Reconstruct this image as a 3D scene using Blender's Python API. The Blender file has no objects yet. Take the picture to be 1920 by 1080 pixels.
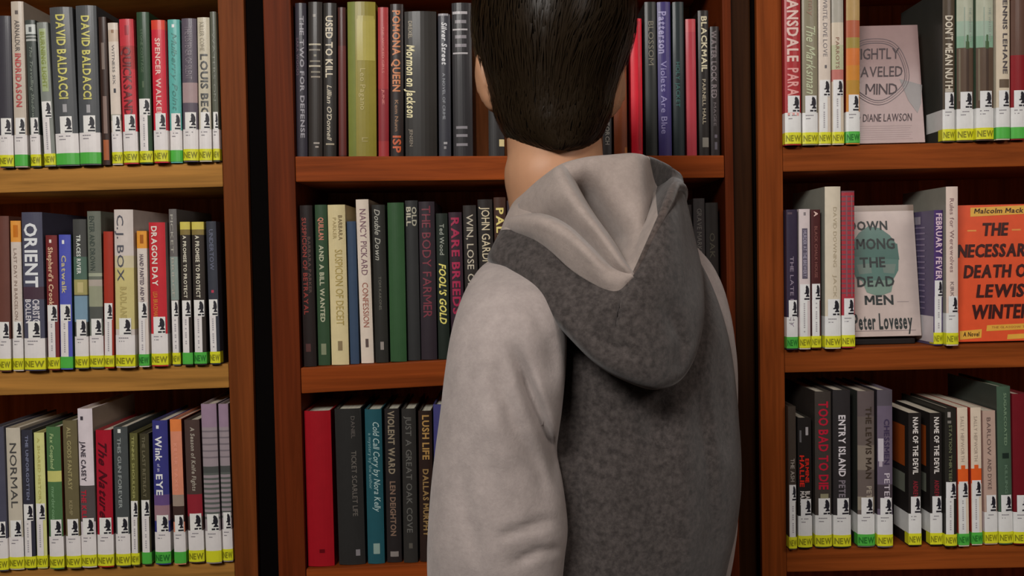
import bpy, bmesh, math, random
from mathutils import Vector, Matrix
random.seed(7)
S = bpy.context.scene
COL = S.collection
# ------------------------------------------------------------------ camera
F = 1710.0
PITCH, ROLL = math.radians(1.9), math.radians(1.25)
CAM = Vector((0, 0, 1.50))
f0 = Vector((0, math.cos(PITCH), -math.sin(PITCH)))
r0 = Vector((1, 0, 0)); u0 = Vector((0, math.sin(PITCH), math.cos(PITCH)))
RT = r0 * math.cos(ROLL) - u0 * math.sin(ROLL)
UP = r0 * math.sin(ROLL) + u0 * math.cos(ROLL)
cd = bpy.data.cameras.new('camera'); cam = bpy.data.objects.new('camera', cd); COL.objects.link(cam)
cd.sensor_width = 36; cd.lens = F / 1920 * 36; cd.clip_start = 0.02
M3 = Matrix((RT, UP, -f0)).transposed()
cam.matrix_world = Matrix.Translation(CAM) @ M3.to_4x4()
S.camera = cam
# ------------------------------------------------------------------ light
w = bpy.data.worlds.new('world'); S.world = w; w.use_nodes = True
w.node_tree.nodes['Background'].inputs[0].default_value = (1.0, 0.93, 0.86, 1)
w.node_tree.nodes['Background'].inputs[1].default_value = 0.20
def area(name, loc, tgt, size, sizey, power, colr):
    l = bpy.data.lights.new(name, 'AREA'); l.shape = 'RECTANGLE'; l.size = size; l.size_y = sizey
    l.energy = power; l.color = colr
    o = bpy.data.objects.new(name, l); COL.objects.link(o); o.location = loc
    o.rotation_euler = (Vector(tgt) - Vector(loc)).to_track_quat('-Z', 'Y').to_euler()
    return o
area('ceiling_light_left', (-0.85, -1.05, 2.66), (0.0, 1.4, 1.25), 0.9, 0.45, 46, (1, 0.965, 0.925))
area('fill_light_right', (1.7, -0.9, 2.6), (0.95, 1.4, 1.1), 1.0, 0.6, 16, (1, 0.90, 0.84))  # unseen fill lamp, added to brighten the right bookcase
S.view_settings.view_transform = 'Standard'
try: S.view_settings.look = 'None'
except Exception: pass
S.view_settings.gamma = 1; S.view_settings.use_curve_mapping = False
S.view_settings.exposure = 0.0

# ------------------------------------------------------------------ helpers
def P(px, py, Y):
    d = f0 + RT * ((px - 960) / F) - UP * ((py - 540) / F)
    return CAM + d * ((Y - CAM.y) / d.y)
def proj(v):
    d = v - CAM; z = d.dot(f0)
    return 960 + F * d.dot(RT) / z, 540 - F * d.dot(UP) / z
def lin(c):
    c = c / 255.0
    return c / 12.92 if c <= 0.04045 else ((c + 0.055) / 1.055) ** 2.4
def rgb(c, k=1.0):
    return tuple(min(0.86, max(0.002, lin(x) * k)) for x in c) + (1,)
MC = {}
def mat(c, k=1.3, rough=0.45, coat=0.0, kind='plain'):
    key = (tuple(c), k, rough, coat, kind)
    if key in MC: return MC[key]
    m = bpy.data.materials.new(kind + '_material'); m.use_nodes = True; nt = m.node_tree
    b = nt.nodes['Principled BSDF']; col = rgb(c, k)
    b.inputs['Base Color'].default_value = col; b.inputs['Roughness'].default_value = rough
    b.inputs['Coat Weight'].default_value = coat; b.inputs['Coat Roughness'].default_value = 0.12
    N = nt.nodes.new; L = nt.links.new
    b.inputs['Specular IOR Level'].default_value = .2 if kind == 'book' else .06 if kind in ('wood_h', 'wood_v') else .02 if c[0] < 12 else .12 if kind == 'hair' else .35
    tc = N('ShaderNodeTexCoord'); mp = N('ShaderNodeMapping'); L(tc.outputs['Object'], mp.inputs['Vector'])
    nz = N('ShaderNodeTexNoise'); L(mp.outputs[0], nz.inputs['Vector'])
    mx = N('ShaderNodeMix'); mx.data_type = 'RGBA'
    def dark(q): return tuple(x * q for x in col[:3]) + (1,)
    if kind in ('plain', 'book', 'hair'):
        nz.inputs['Scale'].default_value = 60; nz.inputs['Detail'].default_value = 4
        mx.inputs[6].default_value = dark(0.88); mx.inputs[7].default_value = dark(1.1)
        L(nz.outputs['Fac'], mx.inputs[0]); L(mx.outputs[2], b.inputs['Base Color'])
    elif kind in ('wood_h', 'wood_v'):
        s = (2.5, 8, 60) if kind == 'wood_h' else (60, 8, 2.0)
        mp.inputs['Scale'].default_value = s
        nz.inputs['Scale'].default_value = 1.4; nz.inputs['Detail'].default_value = 7; nz.inputs['Roughness'].default_value = 0.6
        nz.inputs['Distortion'].default_value = 0.6
        cr = N('ShaderNodeValToRGB'); L(nz.outputs['Fac'], cr.inputs[0])
        e = cr.color_ramp.elements; e[0].position = 0.3; e[0].color = dark(0.62); e[1].position = 0.72; e[1].color = dark(1.32)
        L(cr.outputs[0], b.inputs['Base Color'])
        bp = N('ShaderNodeBump'); bp.inputs['Strength'].default_value = 0.08; bp.inputs['Distance'].default_value = 0.002
        L(nz.outputs['Fac'], bp.inputs['Height']); L(bp.outputs[0], b.inputs['Normal'])
    elif kind == 'pages':
        mp.inputs['Scale'].default_value = (900, 3, 3)
        nz.inputs['Scale'].default_value = 1; nz.inputs['Detail'].default_value = 2
        mx.inputs[6].default_value = dark(0.6); mx.inputs[7].default_value = dark(1.25)
        L(nz.outputs['Fac'], mx.inputs[0]); L(mx.outputs[2], b.inputs['Base Color'])
    elif kind == 'fleece':
        nz.inputs['Scale'].default_value = 260; nz.inputs['Detail'].default_value = 5; nz.inputs['Roughness'].default_value = 0.75
        n2 = N('ShaderNodeTexNoise'); n2.inputs['Scale'].default_value = 70; n2.inputs['Detail'].default_value = 4
        L(mp.outputs[0], n2.inputs['Vector'])
        ad = N('ShaderNodeMath'); ad.operation = 'ADD'; L(nz.outputs['Fac'], ad.inputs[0]); L(n2.outputs['Fac'], ad.inputs[1])
        cr = N('ShaderNodeValToRGB'); 
        hf = N('ShaderNodeMath'); hf.operation = 'MULTIPLY'; hf.inputs[1].default_value = 0.5; n2.inputs['Scale'].default_value = 150 if sum(c) < 330 else 70; L(ad.outputs[0], hf.inputs[0])
        L(hf.outputs[0], cr.inputs[0])
        lo, hi = (0.9, 1.09) if sum(c) > 330 else (0.6, 1.48)
        e = cr.color_ramp.elements; e[0].position = 0.38; e[0].color = dark(lo); e[1].position = 0.62; e[1].color = dark(hi)
        L(cr.outputs[0], b.inputs['Base Color'])
        bp = N('ShaderNodeBump'); bp.inputs['Strength'].default_value = 0.35; bp.inputs['Distance'].default_value = 0.0015
        L(nz.outputs['Fac'], bp.inputs['Height']); L(bp.outputs[0], b.inputs['Normal'])
        b.inputs['Sheen Weight'].default_value = 0.25; b.inputs['Sheen Roughness'].default_value = 0.5
        b.inputs['Specular IOR Level'].default_value = 0.1
    elif kind == 'skin':
        nz.inputs['Scale'].default_value = 40; nz.inputs['Detail'].default_value = 4
        mx.inputs[6].default_value = dark(0.88); mx.inputs[7].default_value = dark(1.1)
        L(nz.outputs['Fac'], mx.inputs[0]); L(mx.outputs[2], b.inputs['Base Color'])
        b.inputs['Subsurface Weight'].default_value = 0.12; b.inputs['Subsurface Radius'].default_value = (0.01, 0.004, 0.002)
    elif kind == 'carpet':
        nz.inputs['Scale'].default_value = 300; nz.inputs['Detail'].default_value = 6
        mx.inputs[6].default_value = dark(0.5); mx.inputs[7].default_value = dark(1.4)
        L(nz.outputs['Fac'], mx.inputs[0]); L(mx.outputs[2], b.inputs['Base Color'])
    MC[key] = m; return m
def link(name, me, parent=None, mats=()):
    o = bpy.data.objects.new(name, me); COL.objects.link(o)
    for m in mats: me.materials.append(m)
    if parent: o.parent = parent
    return o
def mesh(name, vs, fs, mats, parent=None, mi=None, smooth=False):
    me = bpy.data.meshes.new(name); me.from_pydata([tuple(v) for v in vs], [], fs); 
    o = link(name, me, parent, mats if isinstance(mats, (list, tuple)) else [mats])
    if mi: me.polygons.foreach_set('material_index', mi)
    if smooth: me.polygons.foreach_set('use_smooth', [True] * len(me.polygons))
    me.update(); return o
def fixn(o):
    bm = bmesh.new(); bm.from_mesh(o.data); bmesh.ops.recalc_face_normals(bm, faces=bm.faces); bm.to_mesh(o.data); bm.free(); return o
def empty(name, loc=(0, 0, 0), label=None, cat=None, group=None):
    o = bpy.data.objects.new(name, None); COL.objects.link(o); o.location = loc; o.empty_display_size = 0.05
    if label: o['label'] = label
    if cat: o['category'] = cat
    if group: o['group'] = group
    return o
def box(name, x0, x1, y0, y1, z0, z1, m, parent=None, bev=0.0):
    vs = [(x, y, z) for x in (x0, x1) for y in (y0, y1) for z in (z0, z1)]
    fs = [(0, 1, 3, 2), (4, 6, 7, 5), (0, 4, 5, 1), (2, 3, 7, 6), (0, 2, 6, 4), (1, 5, 7, 3)]
    o = mesh(name, vs, fs, m, parent); 
    if bev: bevel(o, bev)
    return o
def bevel(o, wd, seg=2):
    bm = bmesh.new(); bm.from_mesh(o.data); bmesh.ops.recalc_face_normals(bm, faces=bm.faces)
    bmesh.ops.bevel(bm, geom=list(bm.edges), offset=wd, segments=seg, affect='EDGES', profile=0.7)
    bm.to_mesh(o.data); bm.free(); return o
def prism(name, c4, depth, m, parent=None, bev=0.0015):
    """four corner points (front, around) extruded away from the camera by depth"""
    vs = [Vector(v) for v in c4] + [Vector(v) + Vector((0, depth, 0)) for v in c4]
    if parent: vs = [v - parent.location for v in vs]
    fs = [(0, 1, 2, 3), (7, 6, 5, 4)] + [(i, i + 4, (i + 1) % 4 + 4, (i + 1) % 4) for i in range(4)]
    o = mesh(name, vs, fs, m, parent); bevel(o, bev) if bev else fixn(o)
    return o

# ------------------------------------------------------------------ glyphs (built-in font turned to mesh once)
GL = {}
def build_glyphs():
    chars = sorted(set("ABCDEFGHIJKLMNOPQRSTUVWXYZabcdefghijklmnopqrstuvwxyz'.,&*/-"))
    objs = []
    for bold in (0, 1):
        for ch in chars:
            cu = bpy.data.curves.new('glyph', 'FONT'); cu.body = ch; cu.resolution_u = 2; cu.offset = 0.028 if bold else 0.006
            o = bpy.data.objects.new('glyph', cu); COL.objects.link(o); objs.append((ch, bold, o, cu))
    bpy.context.view_layer.update()
    dg = bpy.context.evaluated_depsgraph_get()
    for ch, bold, o, cu in objs:
        me = bpy.data.meshes.new_from_object(o.evaluated_get(dg))
        vs = [(v.co.x, v.co.y) for v in me.vertices]; fs = [tuple(p.vertices) for p in me.polygons]
        if ch == 'M':          # drawn by hand: stems and two diagonals
            q, W_, H_ = (.15 if bold else .10), .70, .69; h_ = W_ / 2
            vs = [(0, 0), (q, 0), (q, H_), (0, H_), (W_ - q, 0), (W_, 0), (W_, H_), (W_ - q, H_), (0, H_), (q * 1.2, H_), (h_ + q * .5, .2), (h_ - q * .5, .2), (W_ - q * 1.2, H_), (W_, H_)]
            fs = [(0, 1, 2, 3), (4, 5, 6, 7), (8, 11, 10, 9), (12, 11, 10, 13)]
        bg = bmesh.new(); bv = [bg.verts.new((a, b, 0)) for a, b in vs]
        for f in fs:
            try: bg.faces.new([bv[i] for i in f])
            except ValueError: pass
        xa, xb = min(v[0] for v in vs), max(v[0] for v in vs)
        for i in range(1, 4):
            for co, no in (((xa + (xb - xa) * i / 4, 0, 0), (1, 0, 0)), ((0, CAP * i / 4, 0), (0, 1, 0))):
                bmesh.ops.bisect_plane(bg, geom=bg.verts[:] + bg.edges[:] + bg.faces[:], plane_co=co, plane_no=no, dist=1e-5)
        bg.verts.index_update(); vs = [(v.co.x, v.co.y) for v in bg.verts]; fs = [tuple(v.index for v in f.verts) for f in bg.faces]; bg.free()
        x0 = min(v[0] for v in vs); x1 = max(v[0] for v in vs)
        GL[(ch, bold)] = ([(a - x0, b) for a, b in vs], fs, x1 - x0)
        bpy.data.meshes.remove(me)
    for ch, bold, o, cu in objs:
        bpy.data.objects.remove(o); bpy.data.curves.remove(cu)
CAP = 0.69
build_glyphs()
def text_geo(s, bold=1, shear=0.0, gap=0.085):
    vs, fs, x = [], [], 0.0
    for ch in s:
        if ch == ' ': x += 0.30; continue
        g = GL[(ch, bold)]; n = len(vs)
        vs += [(a + x + b * shear, b) for a, b in g[0]]; fs += [tuple(i + n for i in f) for f in g[1]]
        x += g[2] + gap
    L = max(x - gap, 0.01)
    return [(a / L, b / CAP) for a, b in vs], fs
def lettering(name, parent, s, fn, m, bold=1, shear=0.0):
    vs, fs = text_geo(s, bold, shear)
    return mesh(name, [fn(a, b) for a, b in vs], fs, m, parent)

# ------------------------------------------------------------------ room
def struct(o): o['kind'] = 'structure'; return o
struct(box('floor', -3, 3, -3, 2.2, -0.05, 0.0, mat((70, 62, 58), 1, 0.95, kind='carpet')))
struct(box('ceiling', -3, 3, -3, 2.2, 2.9, 2.95, mat((215, 212, 205), 1, 0.9)))
struct(box('wall_back', -3, 3, 2.05, 2.15, 0.0, 2.9, mat((150, 140, 125), 1, 0.9)))
struct(box('wall_front', -3, 3, -3.1, -3.0, 0.0, 2.9, mat((130, 118, 104), 1, 0.9)))
struct(box('wall_left', -3.1, -3.0, -3, 2.15, 0.0, 2.9, mat((130, 118, 104), 1, 0.9)))
struct(box('wall_right', 3.0, 3.1, -3, 2.15, 0.0, 2.9, mat((130, 118, 104), 1, 0.9)))

# ------------------------------------------------------------------ bookcases
YS, YC = 1.42, 1.422           # front planes of side cases and of the recessed middle case
TOPZ = 2.12
def atz(p, q, z): t = (z - p.z) / (q.z - p.z); return p + (q - p) * t
def vline(pt, Y):              # ((x,y),(x,y)) image line -> function z -> x
    a, b = P(*pt[0], Y), P(*pt[1], Y)
    return lambda z: a.x + (b.x - a.x) * (z - a.z) / (b.z - a.z)
def hline(pt, Y):
    a, b = P(*pt[0], Y), P(*pt[1], Y)
    return lambda x: a.z + (b.z - a.z) * (x - a.x) / (b.x - a.x)
def post(name, L, R, Y, m, parent, depth=0.27, z0=0.0, z1=TOPZ):
    return prism(name, [(L(z0), Y, z0), (R(z0), Y, z0), (R(z1), Y, z1), (L(z1), Y, z1)], depth, m, parent, 0.002)
SH = {}
def bookcase(label, Lo, Li, Ri, Ro, Y, mpost, shelves, mshelf, gap, mback, split=False):
    root = empty('bookcase', (Ri(0) * 0.5 + Li(0) * 0.5, Y + 0.13, 0), label, 'bookcase', None)
    post('side_panel', Lo, Li, Y, mpost, root)
    if split:
        lip = lambda z: Ri(z) + 0.0135
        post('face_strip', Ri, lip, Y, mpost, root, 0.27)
        post('side_panel', lambda z: lip(z) + 0.0004, Ro, Y + 0.012, split, root, 0.258)  # set-back part in darker wood, shade painted into its colour
    else: post('side_panel', Ri, Ro, Y, mpost, root)
    def sh(key, top, bot, dz=0):
        t, b = hline(top, Y), hline(bot, Y)
        def zt(x): return t(x) + dz
        def zb_(x): return b(x) + dz
        xl, xr = Li(zt(0)) + 0.0004, Ri(zt(0)) - 0.0004
        prism('shelf', [(xl, Y + 0.001, zb_(xl)), (xr, Y + 0.001, zb_(xr)), (xr, Y + 0.001, zt(xr)), (xl, Y + 0.001, zt(xl))], 0.252, mshelf, root, 0.0022)
        if key: SH[key] = t
    for key, top, bot in shelves: sh(key, top, bot)
    sh(None, shelves[0][1], shelves[0][2], gap); sh(None, shelves[2][1], shelves[2][2], -gap)
    # top board, plinth, back
    xl, xr = Li(TOPZ), Ri(TOPZ)
    prism('top_board', [(xl, Y + .001, TOPZ - .05), (xr, Y + .001, TOPZ - .05), (xr, Y + .001, TOPZ), (xl, Y + .001, TOPZ)], 0.252, mshelf, root)
    prism('plinth', [(Li(0) + .001, Y + .01, 0), (Ri(0) - .001, Y + .01, 0), (Ri(.1) - .001, Y + .01, .1), (Li(.1) + .001, Y + .01, .1)], 0.02, mpost, root)
    prism('back_panel', [(Li(0) - .02, Y + .255, 0), (Ri(0) + .02, Y + .255, 0), (Ri(TOPZ) + .02, Y + .255, TOPZ), (Li(TOPZ) - .02, Y + .255, TOPZ)], 0.012, mback, root, 0)
    return root
WK = 1.4
wl_post = mat((98, 50, 21), WK, .5, 0, 'wood_v'); wl_shelf = mat((140, 98, 46), 1.5, .5, 0, 'wood_h')
wc_post = mat((88, 36, 13), 1.35, .5, 0, 'wood_v'); wc_shelf = mat((122, 56, 20), 1.5, .5, 0, 'wood_h')
wr_post = mat((112, 54, 20), 1.6, .5, 0, 'wood_v'); wr_shelf = mat((122, 60, 23), 1.4, .5, 0, 'wood_h')
wc_post_shade = mat((52, 28, 11), 1.0, .5, .05, 'wood_v'); wback = mat((112, 68, 40), 3.0, .5, 0, 'wood_v')
Li_L = vline(((-470, 12), (-425, 1065)), YS)
bookcase('warm oak bookcase at the left edge of the room, holding labelled books',
         vline(((-522, 12), (-475, 1065)), YS), Li_L, vline(((408, 12), (440, 1065)), YS), vline(((457, 12), (484, 1065)), YS), YS, wl_post,
         [('LT', ((22, 316), (418, 304)), ((22, 361), (418, 350))), ('LM', ((22, 696), (430, 682)), ((22, 741), (431, 727))),
          ('LB', ((22, 1067), (440, 1051)), ((22, 1112), (440, 1097)))], wl_shelf, 0.318, wback)
midcase = bookcase('reddish brown bookcase in the middle, behind the person',
         vline(((493, 12), (522, 1065)), YC), vline(((545, 12), (573, 1065)), YC), vline(((1354, 12), (1371, 1065)), YC), vline(((1410, 12), (1424, 1065)), YC), YC, wc_post,
         [('CT', ((555, 293), (1358, 291)), ((557, 341), (1360, 333))), ('CM', ((564, 690), (835, 675)), ((567, 738), (835, 723))),
          ('CB', ((575, 1068), (835, 1055)), ((575, 1114), (835, 1100)))], wc_shelf, 0.33, wback, split=wc_post_shade)
black = mat((10, 7, 5), 1, .8)  # near-black strips stand in for the shade in the gaps between cases
post('gap_shade_strip', lambda z: vline(((457, 12), (484, 1065)), YS)(z) + .001, lambda z: vline(((493, 12), (522, 1065)), YC)(z) - .0006, YC + .006, black, midcase, .02)
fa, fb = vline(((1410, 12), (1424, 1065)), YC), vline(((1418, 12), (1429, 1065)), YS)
prism('gap_shade_strip', [(fa(.75) + .0005, YC + .006, .75), (fb(.75) - .001, YC + .006, .75), (fb(TOPZ) - .001, YC + .006, TOPZ), (fa(TOPZ) + .0005, YC + .006, TOPZ)], .02, black, midcase, 0)
bookcase('orange brown bookcase on the right with three face-out books',
         vline(((1418, 12), (1429, 1065)), YS), vline(((1465, 12), (1475, 1065)), YS), vline(((2340, 12), (2330, 1065)), YS), vline(((2390, 12), (2380, 1065)), YS), YS, wr_post,
         [('RT', ((1470, 275), (1900, 264)), ((1470, 322), (1900, 312))), ('RM', ((1474, 655), (1900, 644)), ((1474, 699), (1900, 689))),
          ('RB', ((1478, 1027), (1900, 1019)), ((1478, 1073), (1900, 1065)))], wr_shelf, 0.318, wback)

# ------------------------------------------------------------------ books
LIML = {'L': lambda z: -9, 'C': vline(((545, 12), (573, 1065)), YC), 'R': vline(((1465, 12), (1475, 1065)), YS)}
LIMR = {'L': vline(((408, 12), (440, 1065)), YS), 'C': vline(((1354, 12), (1371, 1065)), YC), 'R': lambda z: 9}
YEL, GRN = (196, 196, 38), (72, 160, 62)
PLACE = {'L': 'left bookcase', 'C': 'middle bookcase', 'R': 'right bookcase'}
ROWN = {'T': 'top', 'M': 'middle', 'B': 'bottom'}
KK = {'L': 1.34, 'C': 1.68, 'R': 1.5}
PREV = {}
SIL = [(0.42, 1.0), (0.72, 0.93), (0.92, 0.74), (0.97, 0.5), (0.9, 0.36), (0.82, 0.3), (1.0, 0.2), (1.0, 0.12), (0.3, 0.12), (0.35, 0.2), (0.55, 0.3),
       (0.42, 0.36), (0.1, 0.33), (0.06, 0.45), (0.16, 0.42), (0.3, 0.48), (0.28, 0.62), (0.36, 0.72), (0.3, 0.84)]
def book(row, xt0, xt1, yt, xb0, xb1, yb, c, look, lab=None, tape='Y', bands=(), txt=(), panels=(), out=None, hard=True, depth=None, tapetext=None, side=None, name='book'):
    cs, rw = row[0], row[1]; K = KK[cs]
    if out is None: out = 0.006 + random.uniform(-.004, .005) if cs != 'C' else -0.012 + random.uniform(-.004, .004)
    Y = (YC if cs == 'C' else YS) - out
    d = depth or random.uniform(.150, .165)
    bm_, tm = P((xb0 + xb1) / 2, yb, Y), P((xt0 + xt1) / 2, yt, Y)
    BL, BR, TL, TR = P(xb0, yb, Y).x, P(xb1, yb, Y).x, P(xt0, yt, Y).x, P(xt1, yt, Y).x
    lf, rf = PREV.get(row) or LIML[cs], LIMR[cs]
    gp = .0004
    BL = max(BL, lf(bm_.z) + gp); TL = max(TL, lf(tm.z) + gp); BR = min(BR, rf(bm_.z) - gp); TR = min(TR, rf(tm.z) - gp)
    bm_.x, tm.x = (BL + BR) / 2, (TL + TR) / 2
    wd = max(.006, min(BR - BL, TR - TL) - .0006)
    sl = (tm.x - bm_.x) / (tm.z - bm_.z); PREV[row] = lambda z, x=bm_.x + wd / 2 + .0003, z0=bm_.z, z1=tm.z: x + sl * (min(z, z1) - z0)
    lean = math.atan2(tm.x - bm_.x, tm.z - bm_.z)
    st = SH[row]
    sup = max(st(bm_.x - wd / 2) + wd / 2 * math.sin(lean) * 1, st(bm_.x + wd / 2) - wd / 2 * math.sin(lean)) 
    sup = max(st(bm_.x + s * wd / 2 * math.cos(lean)) + s * wd / 2 * math.sin(lean) for s in (-1, 1))
    z0 = sup + 0.0004
    h = (tm.z - z0) / math.cos(lean)
    g = 'books on the %s shelf of the %s' % (ROWN[rw], PLACE[cs])
    root = empty(name, (bm_.x, Y, z0), look, 'book', g)
    root.rotation_euler = (0, lean, 0)
    b = (0.10 * wd if hard else 0.03 * wd); b = min(b, .0035)
    th = .0022 if hard else .0006
    bulge = lambda x: b * (1 - (2 * x / wd) ** 2)
    zf = lambda y: h * (1 - (y - yt) / (yb - yt))
    rough, coat = (.42, .10)
    # cover: U section with colour bands
    xs = [-wd / 2 + wd * i / 8 for i in range(9)]
    outer = [(-wd / 2, d)] + [(x, -bulge(x)) for x in xs] + [(wd / 2, d)]
    inner = [(-wd / 2 + th, d)] + [(max(-wd / 2 + th, min(wd / 2 - th, x)), -bulge(x) + th) for x in xs] + [(wd / 2 - th, d)]
    cuts = sorted({0.0, h} | {min(h, max(0, zf(y))) for bd in bands for y in bd[:2]})
    cols = [c] + [bd[2] for bd in bands]; mats_ = [mat(q, K, rough, coat, 'book') for q in cols]
    if side: mats_.append(mat(side, K, rough, coat, 'book'))
    vs, fs, mi = [], [], []
    n = len(outer)
    for z in cuts: vs += [(x, y, z) for x, y in outer]
    for r in range(len(cuts) - 1):
        zm = (cuts[r] + cuts[r + 1]) / 2; k = 0
        for j, bd in enumerate(bands):
            if zf(bd[1]) <= zm <= zf(bd[0]): k = j + 1
        for i in range(n - 1):
            fs.append((r * n + i, r * n + i + 1, (r + 1) * n + i + 1, (r + 1) * n + i))
            mi.append(len(mats_) - 1 if side and i in (0, n - 2) else k)
    o_ = len(vs); vs += [(x, y, 0) for x, y in inner] + [(x, y, h) for x, y in inner]; tp = (len(cuts) - 1) * n
    for i in range(n - 1):
        fs += [(o_ + i, o_ + n + i, o_ + n + i + 1, o_ + i + 1), (i, o_ + i, o_ + i + 1, i + 1), (tp + i, tp + i + 1, o_ + n + i + 1, o_ + n + i)]; mi += [0, 0, 0]
    for i in (0, n - 1): fs.append((i, tp + i, o_ + n + i, o_ + i)); mi.append(0)
    cv = mesh('cover', vs, fs, mats_, root, mi)
    ins = .004 if hard else .0008
    box('page_block', -wd / 2 + th + .0002, wd / 2 - th - .0002, th + .0005, d - (.004 if hard else .0005), ins, h - ins, mat((205, 196, 178), K * .9, .9, 0, 'pages'), root)
    def on(x0f, x1f, e):      # s runs down the spine, t across
        return None
    X = lambda f: -wd / 2 + wd * f
    def patch(nm, x0, x1, za, zb, m, e=.0004, par=root, segs=6, wrap=0.0):
        q = [x0 + (x1 - x0) * i / segs for i in range(segs + 1)]
        pts = [(x, -bulge(x) - e) for x in q]
        se = e * .35
        if wrap: pts = [(x0 - se, wrap)] + [(x0 - se, -e * .5)] + pts[1:-1] + [(x1 + se, -e * .5)] + [(x1 + se, wrap)]
        m_ = len(pts)
        return mesh(nm, [(x, y, za) for x, y in pts] + [(x, y, zb) for x, y in pts], [(i, i + 1, m_ + i + 1, m_ + i) for i in range(m_ - 1)], m, par)
    for p in panels:
        patch('printed_panel', X(p[0]), X(p[1]), zf(p[3]), zf(p[2]), mat(p[4], K, rough, coat, 'book'), .0003)
    for t in txt:
        s, y0, y1, tc = t[:4]; a = t[4] if len(t) > 4 else .25; bb = t[5] if len(t) > 5 else .75
        op = t[6] if len(t) > 6 else {}
        if op.get('across'):
            fn = lambda u, v: (X(a + (bb - a) * u), -bulge(X(a + (bb - a) * u)) - .0006, zf(y1) + (zf(y0) - zf(y1)) * v)
        else:
            fn = lambda u, v: (X(a + (bb - a) * v), -bulge(X(a + (bb - a) * min(1, max(0, v)))) - .0006, zf(y0) + (zf(y1) - zf(y0)) * u)
        lettering('title_lettering', root, s, fn, mat(tc, K, .4, 0), op.get('bold', 1), op.get('shear', 0))
    if lab:
        wm = mat((205, 200, 198), K * 1.0, .4, .3); wm2 = mat((212, 208, 204), K, .4, .3)
        kk = (tm - bm_).length / (yb - yt)      # metres per pixel
        tz0 = 2.5 * kk; tz1 = 24 * kk
        if lab == 'H':
            lp = patch('call_number_label', X(0.0), X(1.0), tz1 - .001, 61 * kk, wm, .0006, wrap=.055)
            bars = []
            for (q0, q1, zz) in ((.18, .72, 55), (.2, .5, 49)):
                bars.append((X(q0), X(q1), zz * kk, (zz + 1.6) * kk))
            v_, f_ = [], []
            for (q0, q1, za, zb) in bars:
                nn = 5
                for i in range(nn):
                    if random.random() < .12: continue
                    x0, x1 = q0 + (q1 - q0) * i / nn, q0 + (q1 - q0) * (i + .82) / nn; n0 = len(v_)
                    v_ += [(x0, -bulge(x0) - .0009, za), (x1, -bulge(x1) - .0009, za), (x1, -bulge(x1) - .0009, zb), (x0, -bulge(x0) - .0009, zb)]; f_.append((n0, n0 + 1, n0 + 2, n0 + 3))
            if f_: mesh('label_print', v_, f_, mat((110, 105, 112), K, .6), lp)
            s0, s1, sx0, sx1 = 61 * kk, 93 * kk, .28, .86
            wide = min(1.0, .024 / wd); sx0, sx1 = .5 - .34 * wide, .5 + .42 * wide
        else:
            lw = .66 if wd > .015 else .8
            lp = patch('call_number_label', X(.05), X(.05 + lw), tz1 - .001, 92 * kk, wm, .0006)
            v_, f_ = [], []
            for i in range(14):
                if random.random() < .15: continue
                z = (32 + i * 4) * kk; x = X(.05 + lw * .55); n0 = len(v_)
                v_ += [(x - .0011, -bulge(x) - .001, z), (x + .0011, -bulge(x) - .001, z), (x + .0011, -bulge(x) - .001, z + 2.6 * kk), (x - .0011, -bulge(x) - .001, z + 2.6 * kk)]
                f_.append((n0, n0 + 1, n0 + 2, n0 + 3))
            mesh('label_print', v_, f_, mat((150, 146, 150), K, .6), lp)
            s0, s1, sx0, sx1 = 91 * kk, 122 * kk, .06, .92
        sp = patch('genre_sticker', X(sx0), X(sx1), s0, s1, wm2, .0008, segs=4)
        bw = min(X(sx1) - X(sx0), .022)
        gx = X(sx1) - bw * .62; sv = []
        for (a_, b_) in SIL:
            x = gx + bw * .58 * a_; sv.append((x, -bulge(x) - .0012, s0 + (s1 - s0) * (.14 + .8 * b_)))
        nb = len(sv); x0, x1 = gx + .02 * bw, gx + bw * .6
        sv += [(x0, -bulge(x0) - .0012, s0 + .06 * (s1 - s0)), (x1, -bulge(x1) - .0012, s0 + .06 * (s1 - s0)), (x1, -bulge(x1) - .0012, s0 + .16 * (s1 - s0)), (x0, -bulge(x0) - .0012, s0 + .16 * (s1 - s0))]
        mesh('silhouette_mark', sv, [tuple(range(nb)), (nb, nb + 1, nb + 2, nb + 3)], mat((28, 26, 34), K, .5), sp)
        tpm = mat(YEL if tape == 'Y' else GRN, K * 1.0, .35, .4)
        tp_ = patch('shelf_tape', X(0), X(1), tz0, tz1, tpm, .0010, wrap=.014)
        if tapetext is None: tapetext = 'NEW' if tape == 'Y' else random.choice(['NEW', ''])
        if tapetext:
            tw = .94; m0 = mat((120, 118, 20) if tape == 'Y' else (30, 100, 34), K, .5)
            fn = lambda u, v: (X(.5 - tw / 2 + tw * u), -bulge(X(.5 - tw / 2 + tw * min(1, max(0, u)))) - .0014, tz0 + 5 * kk + 11 * kk * v)
            lettering('tape_lettering', tp_, tapetext, fn, m0, 1)
    return root

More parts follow.
